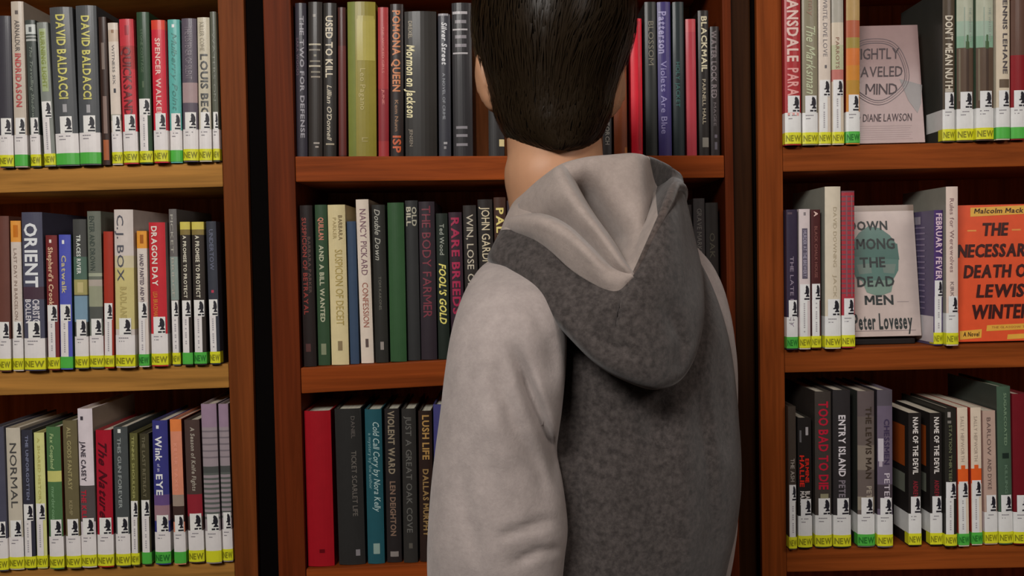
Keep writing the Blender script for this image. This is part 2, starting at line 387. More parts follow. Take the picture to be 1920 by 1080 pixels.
def faceout(row, x0, x1, yt, yb, c, label, Yb, tilt, print_fn, raise_=0.0, thick=.022, pagecol=(205, 196, 178)):
    K = KK[row[0]]
    a, b, t = P(x0, yb, Yb), P(x1, yb, Yb), P((x0 + x1) / 2, yt, Yb + .03)
    wd = b.x - a.x; z0 = max(SH[row](a.x), SH[row](b.x)) + .0008 + raise_ + thick * math.sin(tilt)
    h = (t.z - z0) / math.cos(tilt)
    root = empty('book', ((a.x + b.x) / 2, Yb, z0), label, 'book', 'books on the %s shelf of the %s' % (ROWN[row[1]], PLACE[row[0]]))
    root.rotation_euler = (-tilt, 0, 0)
    m = mat(c, K, .35, .4, 'book')
    th = .0018
    # front and back boards plus spine at the left side
    def brd(nm, X0, X1, Y0, Y1, Z0, Z1, mm): return box(nm, X0, X1, Y0, Y1, Z0, Z1, mm, root, .0005)
    brd('front_cover', -wd / 2, wd / 2, 0, th, 0, h, m)
    brd('back_cover', -wd / 2, wd / 2, thick - th, thick, 0, h, m)
    brd('spine', -wd / 2, -wd / 2 + th, th, thick - th, 0, h, m)
    box('page_block', -wd / 2 + th + .0003, wd / 2 - .003, th + .0003, thick - th - .0003, .003, h - .003, mat(pagecol, K, .9, 0, 'pages'), root)
    zf = lambda y: h * (1 - (y - yt) / (yb - yt)); X = lambda x: -wd / 2 + wd * (x - x0) / (x1 - x0)
    def T(s, xa, xb, ya, yb_, col, bold=1, shear=0, nm='title_lettering', e=.0006):
        lettering(nm, root, s, lambda u, v: (X(xa + (xb - xa) * u), -e, zf(yb_) + (zf(ya) - zf(yb_)) * v), mat(col, K, .4), bold, shear)
    def R(xa, xb, ya, yb_, col, nm='printed_panel', e=.0003):
        mesh(nm, [(X(xa), -e, zf(yb_)), (X(xb), -e, zf(yb_)), (X(xb), -e, zf(ya)), (X(xa), -e, zf(ya))], [(0, 1, 2, 3)], mat(col, K, .35, .4), root)
    def G(pts, col, nm='printed_picture', e=.0004):
        mesh(nm, [(X(x), -e, zf(y)) for x, y in pts], [tuple(range(len(pts)))], mat(col, K, .35, .4), root)
    print_fn(T, R, G, X, zf, root, K)
    return root
W1 = (205, 198, 192)
# ---- left bookcase, top shelf
book('LT', -6, 20, 30, 0, 27, 314, (58, 56, 62), 'dark charcoal book cut by the left picture edge, top shelf of left bookcase', 'H', 'Y')
book('LT', 20, 44, 3, 28, 53, 313, (176, 164, 150), 'tall beige book with faded dark and red capitals, top shelf of left bookcase', 'H', 'G', tapetext='',
     txt=[('ARNALDUR', 38, 96, (90, 82, 78), .3, .68, {'bold': 0}), ('INDRIDASON', 100, 200, (170, 72, 70), .28, .72)], panels=[(.35, .6, 20, 27, (92, 84, 80))])
book('LT', 40, 66, 38, 54, 82, 313, (62, 68, 64), 'dark green-grey book with a white emblem block and stripes near its top', 'H', 'Y',
     bands=[(46, 64, (178, 182, 178)), (67, 70, (150, 152, 148)), (73, 77, (160, 162, 158))], txt=[('The Travelling Shadow', 85, 220, (120, 128, 118), .35, .65, {'bold': 0, 'shear': .3})], panels=[(.36, .64, 51, 60, (80, 84, 84))])
book('LT', 67, 91, 42, 84, 105, 313, (118, 122, 116), 'grey book with a pale green title strip, left of the two dark twin books', 'V', 'Y',
     txt=[('BURNING LIGHT', 60, 165, (118, 128, 60), .3, .68)], panels=[(.2, .8, 54, 172, (146, 158, 118))])
for (a, b, c_, d_, yt_, lb, ye) in ((91, 137, 107, 150, 14, 'left of two identical thick dark grey books with large yellow capitals, top shelf', 312),
                          (140, 182, 151, 190, 11, 'right of two identical thick dark grey books with large yellow capitals, top shelf', 309)):
    book('LT', a, b, yt_, c_, d_, ye, (72, 74, 76), lb, 'H', 'G', tapetext='', txt=[('DAVID BALDACCI', 28 if a < 100 else 30, 186, (186, 180, 96), .3, .68)],
         panels=[(.42, .6, 196, 211, (150, 148, 150))])
book('LT', 184, 199, 32, 192, 208, 309, (52, 36, 30), 'thin dark brown book set between the thick grey twins and a beige book', None, panels=[(.3, .7, 80, 130, (110, 96, 88)), (.3, .8, 180, 250, (120, 100, 92)), (.2, .9, 262, 300, (150, 84, 50))])
book('LT', 198, 221, 43, 211, 231, 309, (196, 184, 172), 'pale pinkish cream book with small dark lettering, left of the red capitals book', 'H', 'Y',
     bands=[(56, 78, (182, 164, 146)), (214, 226, (150, 146, 132))], txt=[('WITNESS SIX', 84, 158, (110, 106, 104), .35, .6, {'bold': 0})], panels=[(.35, .6, 56, 62, (140, 112, 90)), (.4, .62, 166, 174, (60, 60, 66))])
book('LT', 222, 251, 36, 233, 260, 308, (178, 52, 60), 'dusty red book with big maroon capitals, top shelf of left bookcase', 'H', 'Y',
     bands=[(86, 130, (150, 50, 50))], txt=[('QUICKSAND', 88, 218, (94, 26, 30), .18, .74), ], panels=[(.4, .68, 48, 66, (140, 34, 44))])
book('LT', 254, 281, 23, 263, 287, 307, (44, 66, 46), 'dark green hardback taller than its red neighbours, top shelf of left bookcase', 'V', 'Y',
     txt=[('STONE COTTAGE', 55, 136, (84, 104, 80), .3, .5, {'bold': 0})], panels=[(.35, .5, 152, 164, (80, 96, 74))])
book('LT', 283, 309, 38, 290, 316, 307, (186, 40, 56), 'bright red book with pale pink lettering, between dark green and teal books', 'H', 'Y',
     bands=[(38, 56, (196, 62, 46))], txt=[('SPENCER WALKER', 72, 220, (226, 170, 162), .28, .64)])
book('LT', 311, 338, 37, 318, 343, 306, (86, 158, 150), 'teal book with a small white star, top shelf of left bookcase', 'H', 'G', tapetext='',
     txt=[('Mulberry Point', 62, 205, (60, 118, 110), .3, .72, {'bold': 0, 'shear': .3})], panels=[(.36, .58, 46, 52, (210, 225, 220))])
book('LT', 340, 368, 35, 344, 373, 306, (84, 76, 86), 'purplish grey book with a pinkish block low on its spine', 'H', 'Y',
     bands=[(156, 194, (150, 128, 128))], txt=[('THE LISTENER OF SILENT', 50, 150, (120, 110, 118), .25, .7, {'bold': 0})])
book('LT', 368, 393, 33, 374, 398, 305, (180, 172, 152), 'cream book with large black capitals in the lower half, top shelf near the post', 'H', 'Y',
     txt=[('LOUIS BEG', 102, 218, (66, 66, 64), .22, .8), ('KILLER COME', 42, 96, (150, 142, 124), .2, .55, {'bold': 0})])
book('LT', 393, 408, 22, 399, 416, 304, (82, 84, 72), 'narrow dark olive book at the right end of the left bookcase top shelf', 'H', 'Y', txt=[('WATERS ON', 60, 190, (110, 112, 100), .3, .7, {'bold': 0})])
# ---- left bookcase, middle shelf
book('LM', -8, 18, 405, -2, 21, 693, (96, 60, 52), 'brown book cut by the left picture edge, middle shelf of left bookcase', 'H', 'Y')
book('LM', 19, 39, 414, 24, 46, 691, (190, 178, 168), 'cream book with an orange top panel, left of the thick slate book', 'H', 'Y',
     bands=[(414, 453, (206, 140, 62))], txt=[('LAST DAY IN BARCELONA', 465, 605, (140, 122, 112), .3, .6, {'bold': 0})], panels=[(.3, .75, 422, 444, (180, 104, 30))])
book('LM', 40, 79, 398, 47, 86, 690, (72, 72, 88), 'thick slate blue book with huge white capitals, middle shelf of left bookcase', 'H', 'Y',
     bands=[(535, 558, (70, 52, 62))], txt=[('ORIENT', 418, 536, (206, 208, 216), .16, .76), ('CHRISTOPHER', 558, 628, (196, 192, 196), .5, .8), ('BOLLEN', 558, 602, (196, 192, 196), .12, .4)])
book('LM', 85, 107, 441, 90, 113, 689, (106, 42, 42), 'maroon book with cream upright lettering, left of the royal blue book', 'V', 'Y',
     txt=[("Shepherd's Crook", 463, 570, (202, 170, 140), .25, .65)], panels=[(.35, .55, 449, 455, (210, 200, 190))], side=(84, 30, 60))
book('LM', 108, 134, 440, 114, 137, 688, (74, 80, 164), 'royal blue paperback with gold lettering, middle shelf of left bookcase', 'V', 'G', tapetext='',
     txt=[('Catwalk', 478, 548, (180, 168, 130), .25, .62)], panels=[(.3, .5, 450, 457, (220, 220, 225))], side=(50, 74, 78))
book('LM', 136, 161, 411, 141, 167, 687, (64, 64, 62), 'dark grey book banded with yellow and pale blue below its white title', 'H', 'Y',
     bands=[(480, 522, (74, 96, 84)), (522, 550, (150, 142, 92)), (552, 600, (112, 138, 156))], txt=[('TRACES RIVER', 440, 512, (196, 200, 192), .3, .6)], panels=[(.3, .75, 527, 546, (176, 164, 116))])
book('LM', 162, 189, 396, 168, 196, 686, (98, 102, 92), 'tall grey-green book with mottled pale bands, left of the plain rust red book', 'H', 'Y',
     bands=[(510, 516, (148, 152, 132)), (522, 534, (160, 150, 140)), (534, 572, (138, 140, 118)), (572, 600, (78, 80, 76))], txt=[('ENTER AND DROWN', 405, 505, (62, 72, 66), .18, .55, {'bold': 0})])
book('LM', 191, 214, 434, 196, 214, 685, (150, 50, 36), 'plain rust red book, middle shelf of left bookcase', 'V', 'Y', tapetext='NEW')
book('LM', 213, 250, 393, 218, 254, 685, (188, 178, 172), 'thick book fading from pale grey to straw yellow with tall grey initials', 'H', 'Y',
     bands=[(478, 500, (186, 176, 146)), (500, 614, (184, 172, 116))], txt=[('C.J. BOX', 403, 525, (80, 80, 88), .16, .52, {'bold': 0}), ('BADLANDS', 535, 605, (164, 150, 96), .3, .62)])
book('LM', 256, 275, 433, 261, 280, 684, (196, 186, 178), 'thin white book with an orange top, left of the red book', 'V', 'G', tapetext='NEW',
     bands=[(433, 465, (206, 140, 54))], txt=[('HAND PAINTED AND MY', 476, 566, (96, 84, 92), .28, .66)], panels=[(.35, .7, 440, 456, (150, 84, 24))])
book('LM', 277, 311, 417, 285, 316, 683, (178, 42, 50), 'bright red book with white capitals down its spine, middle shelf', 'H', 'Y',
     txt=[('DRAGON DAY', 424, 534, (232, 200, 190), .18, .52), ('LISA BRACKMANN', 545, 598, (200, 130, 60), .2, .48, {'bold': 0})], side=(150, 140, 136))
book('LM', 316, 331, 392, 321, 342, 682, (96, 92, 90), 'tall narrow grey book between the red book and two gold-topped books', 'V', 'Y',
     bands=[(480, 560, (126, 138, 132))], txt=[('PICKET BRIDGE', 402, 555, (160, 156, 146), .2, .55, {'bold': 0})])
for (a, b, c_, d_, lb) in ((336, 357, 343, 362, 'left of two identical black books with gold tops, middle shelf of left bookcase'),
                       (359, 382, 365, 388, 'right of two identical black books with gold tops, middle shelf of left bookcase')):
    book('LM', a, b, 416, c_, d_, 681, (50, 44, 40), lb, 'V', 'G', tapetext='' if a == 336 else 'NEW',
         bands=[(416, 430, (190, 176, 84)), (430, 440, (120, 104, 60))], txt=[('A PROMISE TO PROTECT', 441, 556, (196, 190, 172), .3, .62)])
book('LM', 386, 405, 415, 394, 414, 680, (54, 56, 64), 'dark slate book with a red dot, right end of the left bookcase middle shelf', 'V', 'Y',
     txt=[('UNDERTOW', 430, 505, (96, 100, 118), .3, .7, {'bold': 0})], panels=[(.35, .6, 542, 547, (170, 60, 80))])
# ---- left bookcase, bottom shelf
book('LB', -16, 7, 800, -8, 17, 1066, (70, 70, 84), 'grey-blue book cut by the left picture edge, bottom shelf of left bookcase', 'H', 'Y')
book('LB', 8, 38, 802, 18, 46, 1065, (178, 170, 154), 'cream book with widely spaced black capitals at the left end of the bottom shelf', 'H', 'Y',
     txt=[('NORMAL', 830, 950, (70, 68, 66), .28, .74, {'bold': 0})])
book('LB', 39, 61, 806, 47, 68, 1064, (48, 48, 58), 'dark navy book with faint blue-grey lettering, left of the pale lime book', 'V', 'Y',
     txt=[('THE UNFORGOTTEN', 816, 935, (112, 116, 138), .4, .65)], side=(34, 36, 42))
book('LB', 63, 83, 811, 70, 90, 1063, (190, 190, 126), 'pale lime yellow book, bottom shelf of left bookcase', 'V', 'Y', txt=[('A SHARED HISTORY', 820, 945, (172, 164, 94), .35, .6, {'bold': 0})], side=(80, 66, 50))
book('LB', 86, 113, 800, 94, 121, 1062, (70, 104, 66), 'green book with a pale yellow patch across its spine', 'H', 'Y',
     bands=[(881, 901, (180, 178, 104))], txt=[('Fax Coupland', 812, 876, (150, 170, 120), .3, .55, {'shear': .2}), ('murderous', 910, 970, (120, 156, 116), .3, .55, {'bold': 0})], side=(112, 52, 34))
book('LB', 117, 144, 788, 125, 153, 1061, (96, 88, 62), 'olive brown book with khaki capitals, left of the tall white book', 'H', 'Y',
     txt=[('ALL GODS FANTASY', 800, 915, (160, 150, 106), .32, .6, {'bold': 0}), ('KEMP', 935, 962, (140, 130, 96), .34, .58, {'bold': 0})])
book('LB', 143, 173, 766, 153, 182, 1060, (196, 186, 190), 'tall white book turning dark grey with red letters below, bottom shelf', 'H', 'Y',
     bands=[(908, 975, (78, 72, 72))], txt=[('JANE CASEY', 826, 900, (60, 54, 62), .18, .5), ('THE KILL', 916, 970, (170, 40, 56), .12, .46)], panels=[(.2, .4, 780, 787, (60, 54, 60))], side=(150, 138, 124))
book('LB', 178, 210, 806, 184, 214, 1059, (150, 24, 40), 'crimson book with dark brushed script, bottom shelf of left bookcase', 'H', 'Y',
     txt=[('The Nature', 822, 965, (70, 12, 22), .2, .7, {'shear': .5})], side=(60, 24, 40))
book('LB', 212, 239, 800, 218, 246, 1058, (66, 70, 70), 'charcoal book with a white dot and pale spaced letters, right of the crimson book', 'H', 'Y',
     txt=[('THIS GUN FOREVER', 820, 950, (150, 156, 154), .3, .55, {'bold': 0})], panels=[(.34, .56, 804, 811, (205, 206, 200))])
book('LB', 241, 259, 812, 247, 262, 1057, (86, 84, 48), 'narrow olive book with pale yellow letters, bottom shelf of left bookcase', 'V', 'Y', tapetext='NEW', txt=[('TENNIS SHOULDERS', 818, 940, (156, 154, 96), .3, .62, {'bold': 0})])
book('LB', 261, 279, 813, 266, 286, 1056, (60, 56, 40), 'narrow blackish olive book left of the blue book, bottom shelf', 'V', 'G', tapetext='', txt=[('THE LAST RETREAT', 818, 930, (112, 106, 84), .3, .62, {'bold': 0})], side=(30, 28, 26))
book('LB', 284, 315, 788, 292, 321, 1055, (52, 52, 112), 'blue book with bold white mixed-case title, bottom shelf of left bookcase', 'H', 'G', tapetext='NEW',
     bands=[(925, 945, (92, 70, 116)), (945, 974, (140, 108, 116))], txt=[('Wink', 817, 863, (216, 214, 224), .2, .62), ('of an', 868, 882, (190, 190, 214), .3, .5, {'bold': 0}), ('EYE', 887, 926, (216, 214, 224), .2, .62)], panels=[(.28, .46, 797, 803, (220, 220, 225))])
book('LB', 318, 340, 786, 325, 352, 1054, (196, 126, 100), 'salmon book with an orange top, right of the blue book', 'H', 'G', tapetext='',
     bands=[(786, 808, (204, 116, 62)), (925, 946, (140, 124, 112)), (946, 975, (60, 44, 40))], txt=[('KILLER TAXES', 830, 918, (208, 142, 120), .3, .6, {'bold': 0})], side=(70, 26, 20))
book('LB', 345, 374, 787, 355, 384, 1053, (70, 54, 50), 'dark brown book with grey lettering above a red patch, bottom shelf', 'H', 'Y',
     bands=[(925, 966, (130, 36, 46))], txt=[('A Season of Knife Fights', 800, 918, (150, 142, 130), .42, .68, {'shear': .15})], side=(90, 26, 34))
for (a, b, c_, d_, lb) in ((376, 406, 387, 416, 'left of two identical tall books striped mauve and grey-green, bottom shelf'),
                       (408, 431, 417, 440, 'right of two identical tall books striped mauve and grey-green, beside the post')):
    book('LB', a, b, 757, c_, d_, 1051, (140, 128, 132), lb, 'H', 'Y', tapetext='' if a < 400 else 'NEW',
         bands=[(757, 800, (138, 116, 134)), (872, 884, (70, 72, 70))] + [(884 + 9 * i, 888 + 9 * i, (84, 88, 84)) for i in range(10)] + [(806 + 12 * i, 809 + 12 * i, (110, 100, 106)) for i in range(5)],
         side=(72, 62, 66))
# ---- middle bookcase, top shelf
book('CT', 552, 575, 6, 555, 577, 291, (38, 34, 42), 'blue-black book with pale grey capitals at the left end of middle bookcase top shelf', txt=[('THE TWO FOR DEFENSE', 30, 256, (120, 116, 122), .42, .78), ('SARA WOODS', 70, 140, (86, 70, 80), .08, .3, {'bold': 0})])
book('CT', 577, 605, 4, 578, 605, 291, (38, 33, 30), 'black book with stacked silver dashes and lines near its upper middle', panels=[(.35, .55, 27, 32, (110, 104, 96))] +
     [(.04, .9, 81, 84, (150, 142, 124)), (.06, .86, 91, 94, (110, 104, 94)), (.4, .6, 101, 105, (110, 104, 92)), (.12, .86, 112, 115, (110, 104, 92)), (.05, .88, 121, 124, (150, 142, 124)), (.2, .86, 132, 135, (110, 104, 92)), (.2, .86, 141, 144, (120, 112, 100)), (.38, .8, 264, 267, (140, 132, 124)), (.5, .74, 271, 274, (140, 132, 124))])
book('CT', 606, 631, 6, 606, 631, 291, (34, 30, 27), 'black book with cream serif capitals over italic script, third from the left, top shelf', txt=[('USED TO KILL', 30, 144, (170, 160, 140), .2, .72), ("Lillian O'Donnell", 158, 258, (170, 160, 140), .3, .66, {'bold': 0, 'shear': .3})], panels=[(.2, .85, 266, 269, (140, 130, 112))])
book('CT', 633, 648, 14, 634, 651, 291, (56, 22, 16), 'thin dark oxblood book left of the thick olive green book', bands=[(85, 288, (78, 32, 28))])
book('CT', 651, 704, 4, 653, 707, 291, (118, 108, 40), 'thick olive yellow-green book with a torn pale label patch', txt=[('Leo Pagano', 128, 205, (146, 134, 76), .45, .64, {'bold': 0}), ('LI', 256, 264, (140, 128, 70), .5, .7)],
     panels=[(0, .28, 4, 291, (98, 104, 44)), (.34, .98, 36, 113, (142, 132, 62)), (.37, .95, 30, 40, (140, 130, 62))])
book('CT', 708, 728, 14, 709, 730, 291, (136, 42, 44), 'dusty rose red book with faint lettering, right of the thick olive book', txt=[('THE WICKED GIRLS', 50, 136, (176, 96, 90), .4, .62, {'bold': 0}), ('JUNE', 166, 194, (176, 96, 90), .4, .62, {'bold': 0})], bands=[(165, 262, (116, 34, 40))])
book('CT', 731, 756, 8, 732, 757, 291, (36, 28, 26), 'black book with orange-gold fading capitals down its spine', txt=[('POMONA QUEEN', 20, 170, (166, 100, 58), .2, .76), ('Kem Nunn', 186, 244, (130, 92, 60), .36, .62, {'bold': 0}), ('ISP', 252, 284, (166, 72, 34), .2, .8)])
book('CT', 758, 818, 22, 760, 820, 291, (36, 33, 30), 'thick black book with an ivory script title running along its left edge', txt=[('DREXEL', 40, 72, (140, 130, 110), .12, .24, {'bold': 0}), ('Mormon on Jackson', 84, 218, (200, 180, 140), .06, .32, {'shear': .2}), ('JENSEN', 240, 272, (120, 110, 96), .14, .24, {'bold': 0})])
book('CT', 820, 845, 27, 823, 846, 291, (46, 46, 52), 'dark slate book with white title script and a silver top rule', txt=[('Silver Street', 42, 120, (176, 176, 178), .3, .72, {'shear': .2}), ('A NOVEL OF CRIME', 136, 222, (120, 122, 128), .34, .56, {'bold': 0})], panels=[(.02, .85, 26, 30, (130, 128, 132)), (.4, .7, 264, 268, (140, 138, 140)), (.42, .62, 272, 277, (120, 118, 120))])
book('CT', 846, 884, 6, 850, 887, 291, (34, 32, 34), 'tall black book crossed by silver bars, just left of the person\'s head', panels=[(.04, .8, q, q + hh, (150, 146, 148)) for q, hh in ((22, 5), (54, 3), (98, 3))] + [(.16, .74, q, q + hh, (112, 108, 112)) for q, hh in ((38, 6), (66, 6), (82, 6), (235, 5), (250, 5), (267, 5))])
book('CT', 914, 944, 30, 916, 946, 291, (34, 32, 32), 'dark book with a small ivory patch seen beside the person\'s left jaw', panels=[(.68, 1, 260, 273, (180, 164, 120))])
book('CT', 1128, 1146, 40, 1130, 1147, 291, (46, 44, 44), 'narrow grey-black book showing just right of the person\'s neck', txt=[('TORCH', 228, 270, (120, 116, 110), .3, .75)])
book('CT', 1149, 1174, 60, 1150, 1178, 291, (104, 50, 24), 'tan brown book half hidden by the person\'s right ear', panels=[(.8, 1, 275, 291, (150, 90, 40))])
book('CT', 1181, 1203, 35, 1182, 1208, 291, (178, 24, 40), 'vivid red book right of the person\'s head, middle bookcase top shelf', panels=[(.62, .85, 40, 280, (148, 14, 28))])
book('CT', 1208, 1230, 4, 1211, 1233, 291, (34, 36, 35), 'black-green book with dull grey capitals, between vivid red and purple books', txt=[('BLOSSOM', 40, 122, (100, 96, 84), .3, .75, {'bold': 0})])
book('CT', 1231, 1257, 4, 1235, 1260, 291, (52, 44, 92), 'purple book with pale violet lettering, middle bookcase top shelf', txt=[('Patterson', 22, 100, (130, 124, 160), .1, .66), ('Violets Are Blue', 114, 250, (124, 118, 158), .22, .66, {'bold': 0})])
book('CT', 1260, 1282, 4, 1263, 1284, 291, (26, 34, 36), 'very dark teal book between the purple and the rose red book', txt=[('HOLY JACKET', 116, 200, (44, 84, 80), .25, .6, {'bold': 0})])
book('CT', 1284, 1305, 36, 1288, 1307, 291, (146, 46, 56), 'flat rose red book left of the two black books near the post', bands=[(36, 60, (156, 56, 62))])
book('CT', 1307, 1329, 20, 1311, 1331, 291, (30, 26, 24), 'black book with spaced cream capitals, second from the right on its shelf', txt=[('BLACKMAIL', 31, 134, (176, 168, 142), .3, .82), ('PARNELL HALL', 148, 232, (150, 140, 120), .34, .66, {'bold': 0})], panels=[(.3, .9, 257, 275, (112, 108, 100))])
book('CT', 1331, 1348, 50, 1333, 1350, 291, (36, 30, 30), 'short dark grey-brown book at the right end of middle bookcase top shelf', txt=[('WATER LOCK RED', 58, 184, (100, 90, 92), .1, .66), ('MAGEE', 192, 236, (90, 82, 84), .3, .6, {'bold': 0})], panels=[(.4, .7, 252, 258, (90, 84, 92)), (.4, .7, 266, 280, (84, 80, 88))])
# ---- middle bookcase, middle shelf
book('CM', 560, 587, 385, 570, 594, 688, (32, 25, 24), 'black book with dull red capitals at the left end of the middle shelf', txt=[('SUSPICION OF BETRAYAL', 408, 590, (116, 46, 40), .16, .5), ('BARBARA PARKER', 444, 550, (84, 64, 58), .58, .8, {'bold': 0})], panels=[(.2, .6, 645, 660, (70, 44, 42))])
book('CM', 589, 614, 384, 597, 620, 687, (44, 64, 44), 'dark green book with cream and red lettering, left of the ivory book', txt=[('QUILLAN', 408, 450, (176, 110, 90), .3, .7), ('AND A BILL WANTED', 460, 605, (156, 156, 132), .3, .66)], panels=[(.28, .7, 646, 667, (110, 116, 92))])
book('CM', 613, 648, 384, 622, 655, 685, (184, 170, 130), 'thick ivory book with pale gold title, middle shelf of middle bookcase', txt=[('SUSPICION OF DECEIT', 468, 610, (150, 132, 76), .36, .78, {'bold': 0}), ('BARBARA', 404, 450, (110, 94, 66), .6, .82, {'bold': 0}), ('PARKER', 408, 448, (150, 134, 92), .28, .48, {'bold': 0})], panels=[(.4, .66, 640, 658, (120, 104, 76))])
book('CM', 650, 667, 415, 657, 674, 683, (50, 64, 84), 'short slate blue book sunk between the two pale books')
book('CM', 665, 691, 374, 676, 703, 682, (192, 176, 162), 'tall pinkish white book with mauve capitals, right of the short blue book', txt=[('NANCY PICKARD', 392, 516, (112, 84, 92), .28, .76, {'bold': 0}), ('CONFESSION', 530, 614, (140, 90, 76), .3, .74, {'bold': 0})], panels=[(.4, .64, 636, 652, (80, 66, 62))])
book('CM', 694, 724, 384, 704, 729, 679, (38, 37, 34), 'black book with white handwritten-style title, left of the plain green book', txt=[('Double Down', 392, 486, (150, 148, 138), .2, .62, {'bold': 0, 'shear': .3}), ('TOM KAKONIS', 518, 580, (90, 88, 80), .4, .6, {'bold': 0})], panels=[(.42, .68, 640, 655, (130, 122, 116))])
book('CM', 725, 758, 380, 732, 763, 677, (44, 72, 44), 'plain mid-green cloth book, middle shelf of middle bookcase')
book('CM', 759, 783, 376, 765, 789, 676, (42, 42, 42), 'charcoal book with tiny stacked ivory letters at its very top', txt=[('BILL', 388, 424, (160, 154, 136), .1, .45, {}), ('OLD', 388, 424, (150, 146, 130), .55, .9, {})])
book('CM', 784, 815, 378, 790, 820, 675, (42, 35, 40), 'dark book with faded wine-coloured capitals, middle shelf of middle bookcase', txt=[('THE BODY FARMER', 386, 596, (104, 44, 54), .2, .74, {'bold': 0})])
book('CM', 817, 839, 400, 822, 844, 674, (28, 34, 29), 'green-black book with slanted yellow capitals, beside the person\'s sleeve', txt=[('Ted Wood', 420, 478, (140, 144, 134), .3, .68, {'bold': 0}), ("FOOL'S GOLD", 494, 606, (196, 180, 96), .2, .78, {'shear': .3})])
book('CM', 840, 866, 398, 847, 872, 673, (44, 30, 38), 'dark plum book with crimson capitals, partly behind the person\'s sleeve', txt=[('RARE BREEDS', 408, 590, (136, 28, 60), .2, .78)])
book('CM', 867, 893, 385, 875, 900, 672, (38, 34, 32), 'black book with large white letters rising behind the person\'s shoulder', txt=[('WIN, LOSE OR DIE', 402, 580, (160, 152, 136), .25, .75, {'bold': 0})])
book('CM', 895, 923, 374, 902, 930, 671, (34, 30, 28), 'tall black book with tall ivory capitals just above the person\'s shoulder', txt=[('JOHN GARDNER', 388, 520, (176, 164, 138), .25, .8, {'bold': 0})])
book('CM', 925, 948, 370, 932, 955, 670, (54, 34, 26), 'brown book with big gold letters, left of the person\'s neck', txt=[('PALOMA', 390, 500, (206, 174, 104), .2, .8)])
book('CM', 950, 972, 376, 957, 979, 669, (40, 34, 40), 'dark grey book right beside the person\'s neck, mostly hidden')
book('CM', 1276, 1298, 384, 1280, 1302, 662, (34, 28, 27), 'dark book right of the hood, leftmost of three at the shelf\'s right end')
book('CM', 1299, 1321, 372, 1303, 1325, 661, (44, 40, 40), 'dark book with a faint grey title, middle of three right of the hood', txt=[('GRAVE MARKS', 392, 480, (84, 80, 76), .3, .7, {'bold': 0})])
book('CM', 1322, 1346, 380, 1326, 1350, 660, (32, 28, 26), 'dark book against the post, rightmost of three right of the hood', txt=[('OAK', 440, 490, (60, 56, 46), .3, .7, {'bold': 0})])
# ---- middle bookcase, bottom shelf
book('CB', 569, 621, 770, 578, 628, 1067, (134, 16, 26), 'thick plain crimson book at the left end of the middle bookcase bottom shelf', panels=[(.46, .66, 1034, 1041, (84, 4, 12))])
book('CB', 624, 680, 766, 636, 686, 1063, (36, 35, 34), 'thick black book with small grey capitals near its right edge', txt=[('DANIEL', 780, 822, (84, 78, 74), .62, .76, {'bold': 0}), ('TICKET SCARLET LIFE', 846, 970, (96, 90, 84), .6, .78, {'bold': 0})], panels=[(.66, .82, 1034, 1046, (110, 106, 108))])
book('CB', 682, 717, 767, 690, 722, 1061, (30, 70, 78), 'deep teal book with white script, bottom shelf of middle bookcase', txt=[('Cold Call Cory by Nora Kelly', 790, 960, (150, 170, 168), .48, .84, {'bold': 0, 'shear': .3}), ('a mystery by the author', 812, 918, (110, 140, 142), .2, .38, {'bold': 0})], panels=[(.36, .74, 1022, 1042, (120, 140, 132))])
book('CB', 720, 749, 766, 726, 754, 1059, (34, 30, 30), 'black book with bronze capitals, right of the deep teal book', txt=[('VIOLENT WARD', 770, 890, (124, 112, 94), .24, .66), ('LEN DEIGHTON', 904, 1008, (112, 90, 76), .3, .66)], panels=[(.24, .8, 1038, 1048, (116, 110, 106))])
book('CB', 751, 781, 766, 757, 784, 1057, (40, 38, 36), 'black book with dim spaced grey capitals, third from the sleeve on bottom shelf', txt=[('JUST A GREAT OAK COVE', 780, 1000, (88, 86, 82), .28, .68, {'bold': 0})], panels=[(.4, .66, 1020, 1030, (76, 72, 66))])
book('CB', 784, 810, 770, 787, 814, 1056, (38, 26, 22), 'brown-black book with dull gold capitals, bottom shelf beside the blue book', txt=[('LUSH LIFE', 778, 862, (150, 116, 66), .3, .78), ('DALLAS MURPHY', 880, 1008, (130, 104, 64), .3, .7)])
book('CB', 812, 838, 758, 816, 842, 1055, (56, 54, 100), 'blue book mostly hidden by the person\'s sleeve, bottom shelf of middle bookcase')
# ---- right bookcase, top shelf
book('RT', 1468, 1501, -30, 1470, 1502, 273, (150, 42, 46), 'tall red book with big pinkish white capitals against the right bookcase post', 'H', 'Y',
     txt=[('LANSDALE', -14, 116, (222, 170, 162), .16, .84), ('PARADISE', 128, 218, (206, 140, 136), .18, .84)])
book('RT', 1503, 1532, -26, 1504, 1534, 272, (122, 116, 96), 'grey-green book with pale flowing script, right of the tall red book', 'H', 'Y', txt=[('The Marksman S', 44, 190, (170, 176, 146), .25, .85, {'bold': 0, 'shear': .4}), ('Penny', -20, 30, (130, 104, 88), .4, .75, {'bold': 0})])
book('RT', 1534, 1557, -20, 1535, 1558, 272, (190, 178, 166), 'plain cream book with small grey capitals, top shelf of right bookcase', 'V', 'Y', tapetext='NEW', txt=[('WRITE, DIVE LOVE', -4, 106, (118, 112, 112), .35, .7, {'bold': 0})], panels=[(.48, .66, 122, 128, (90, 86, 88))])
book('RT', 1559, 1581, -20, 1560, 1583, 271, (186, 174, 156), 'cream book with grey-green mottling and a red patch, top shelf', 'V', 'Y', tapetext='NEW',
     bands=[(-20, 42, (150, 146, 136)), (84, 130, (164, 166, 136)), (130, 152, (170, 104, 96))], txt=[('PARROTS', 70, 128, (128, 96, 80), .3, .6, {'bold': 0})])
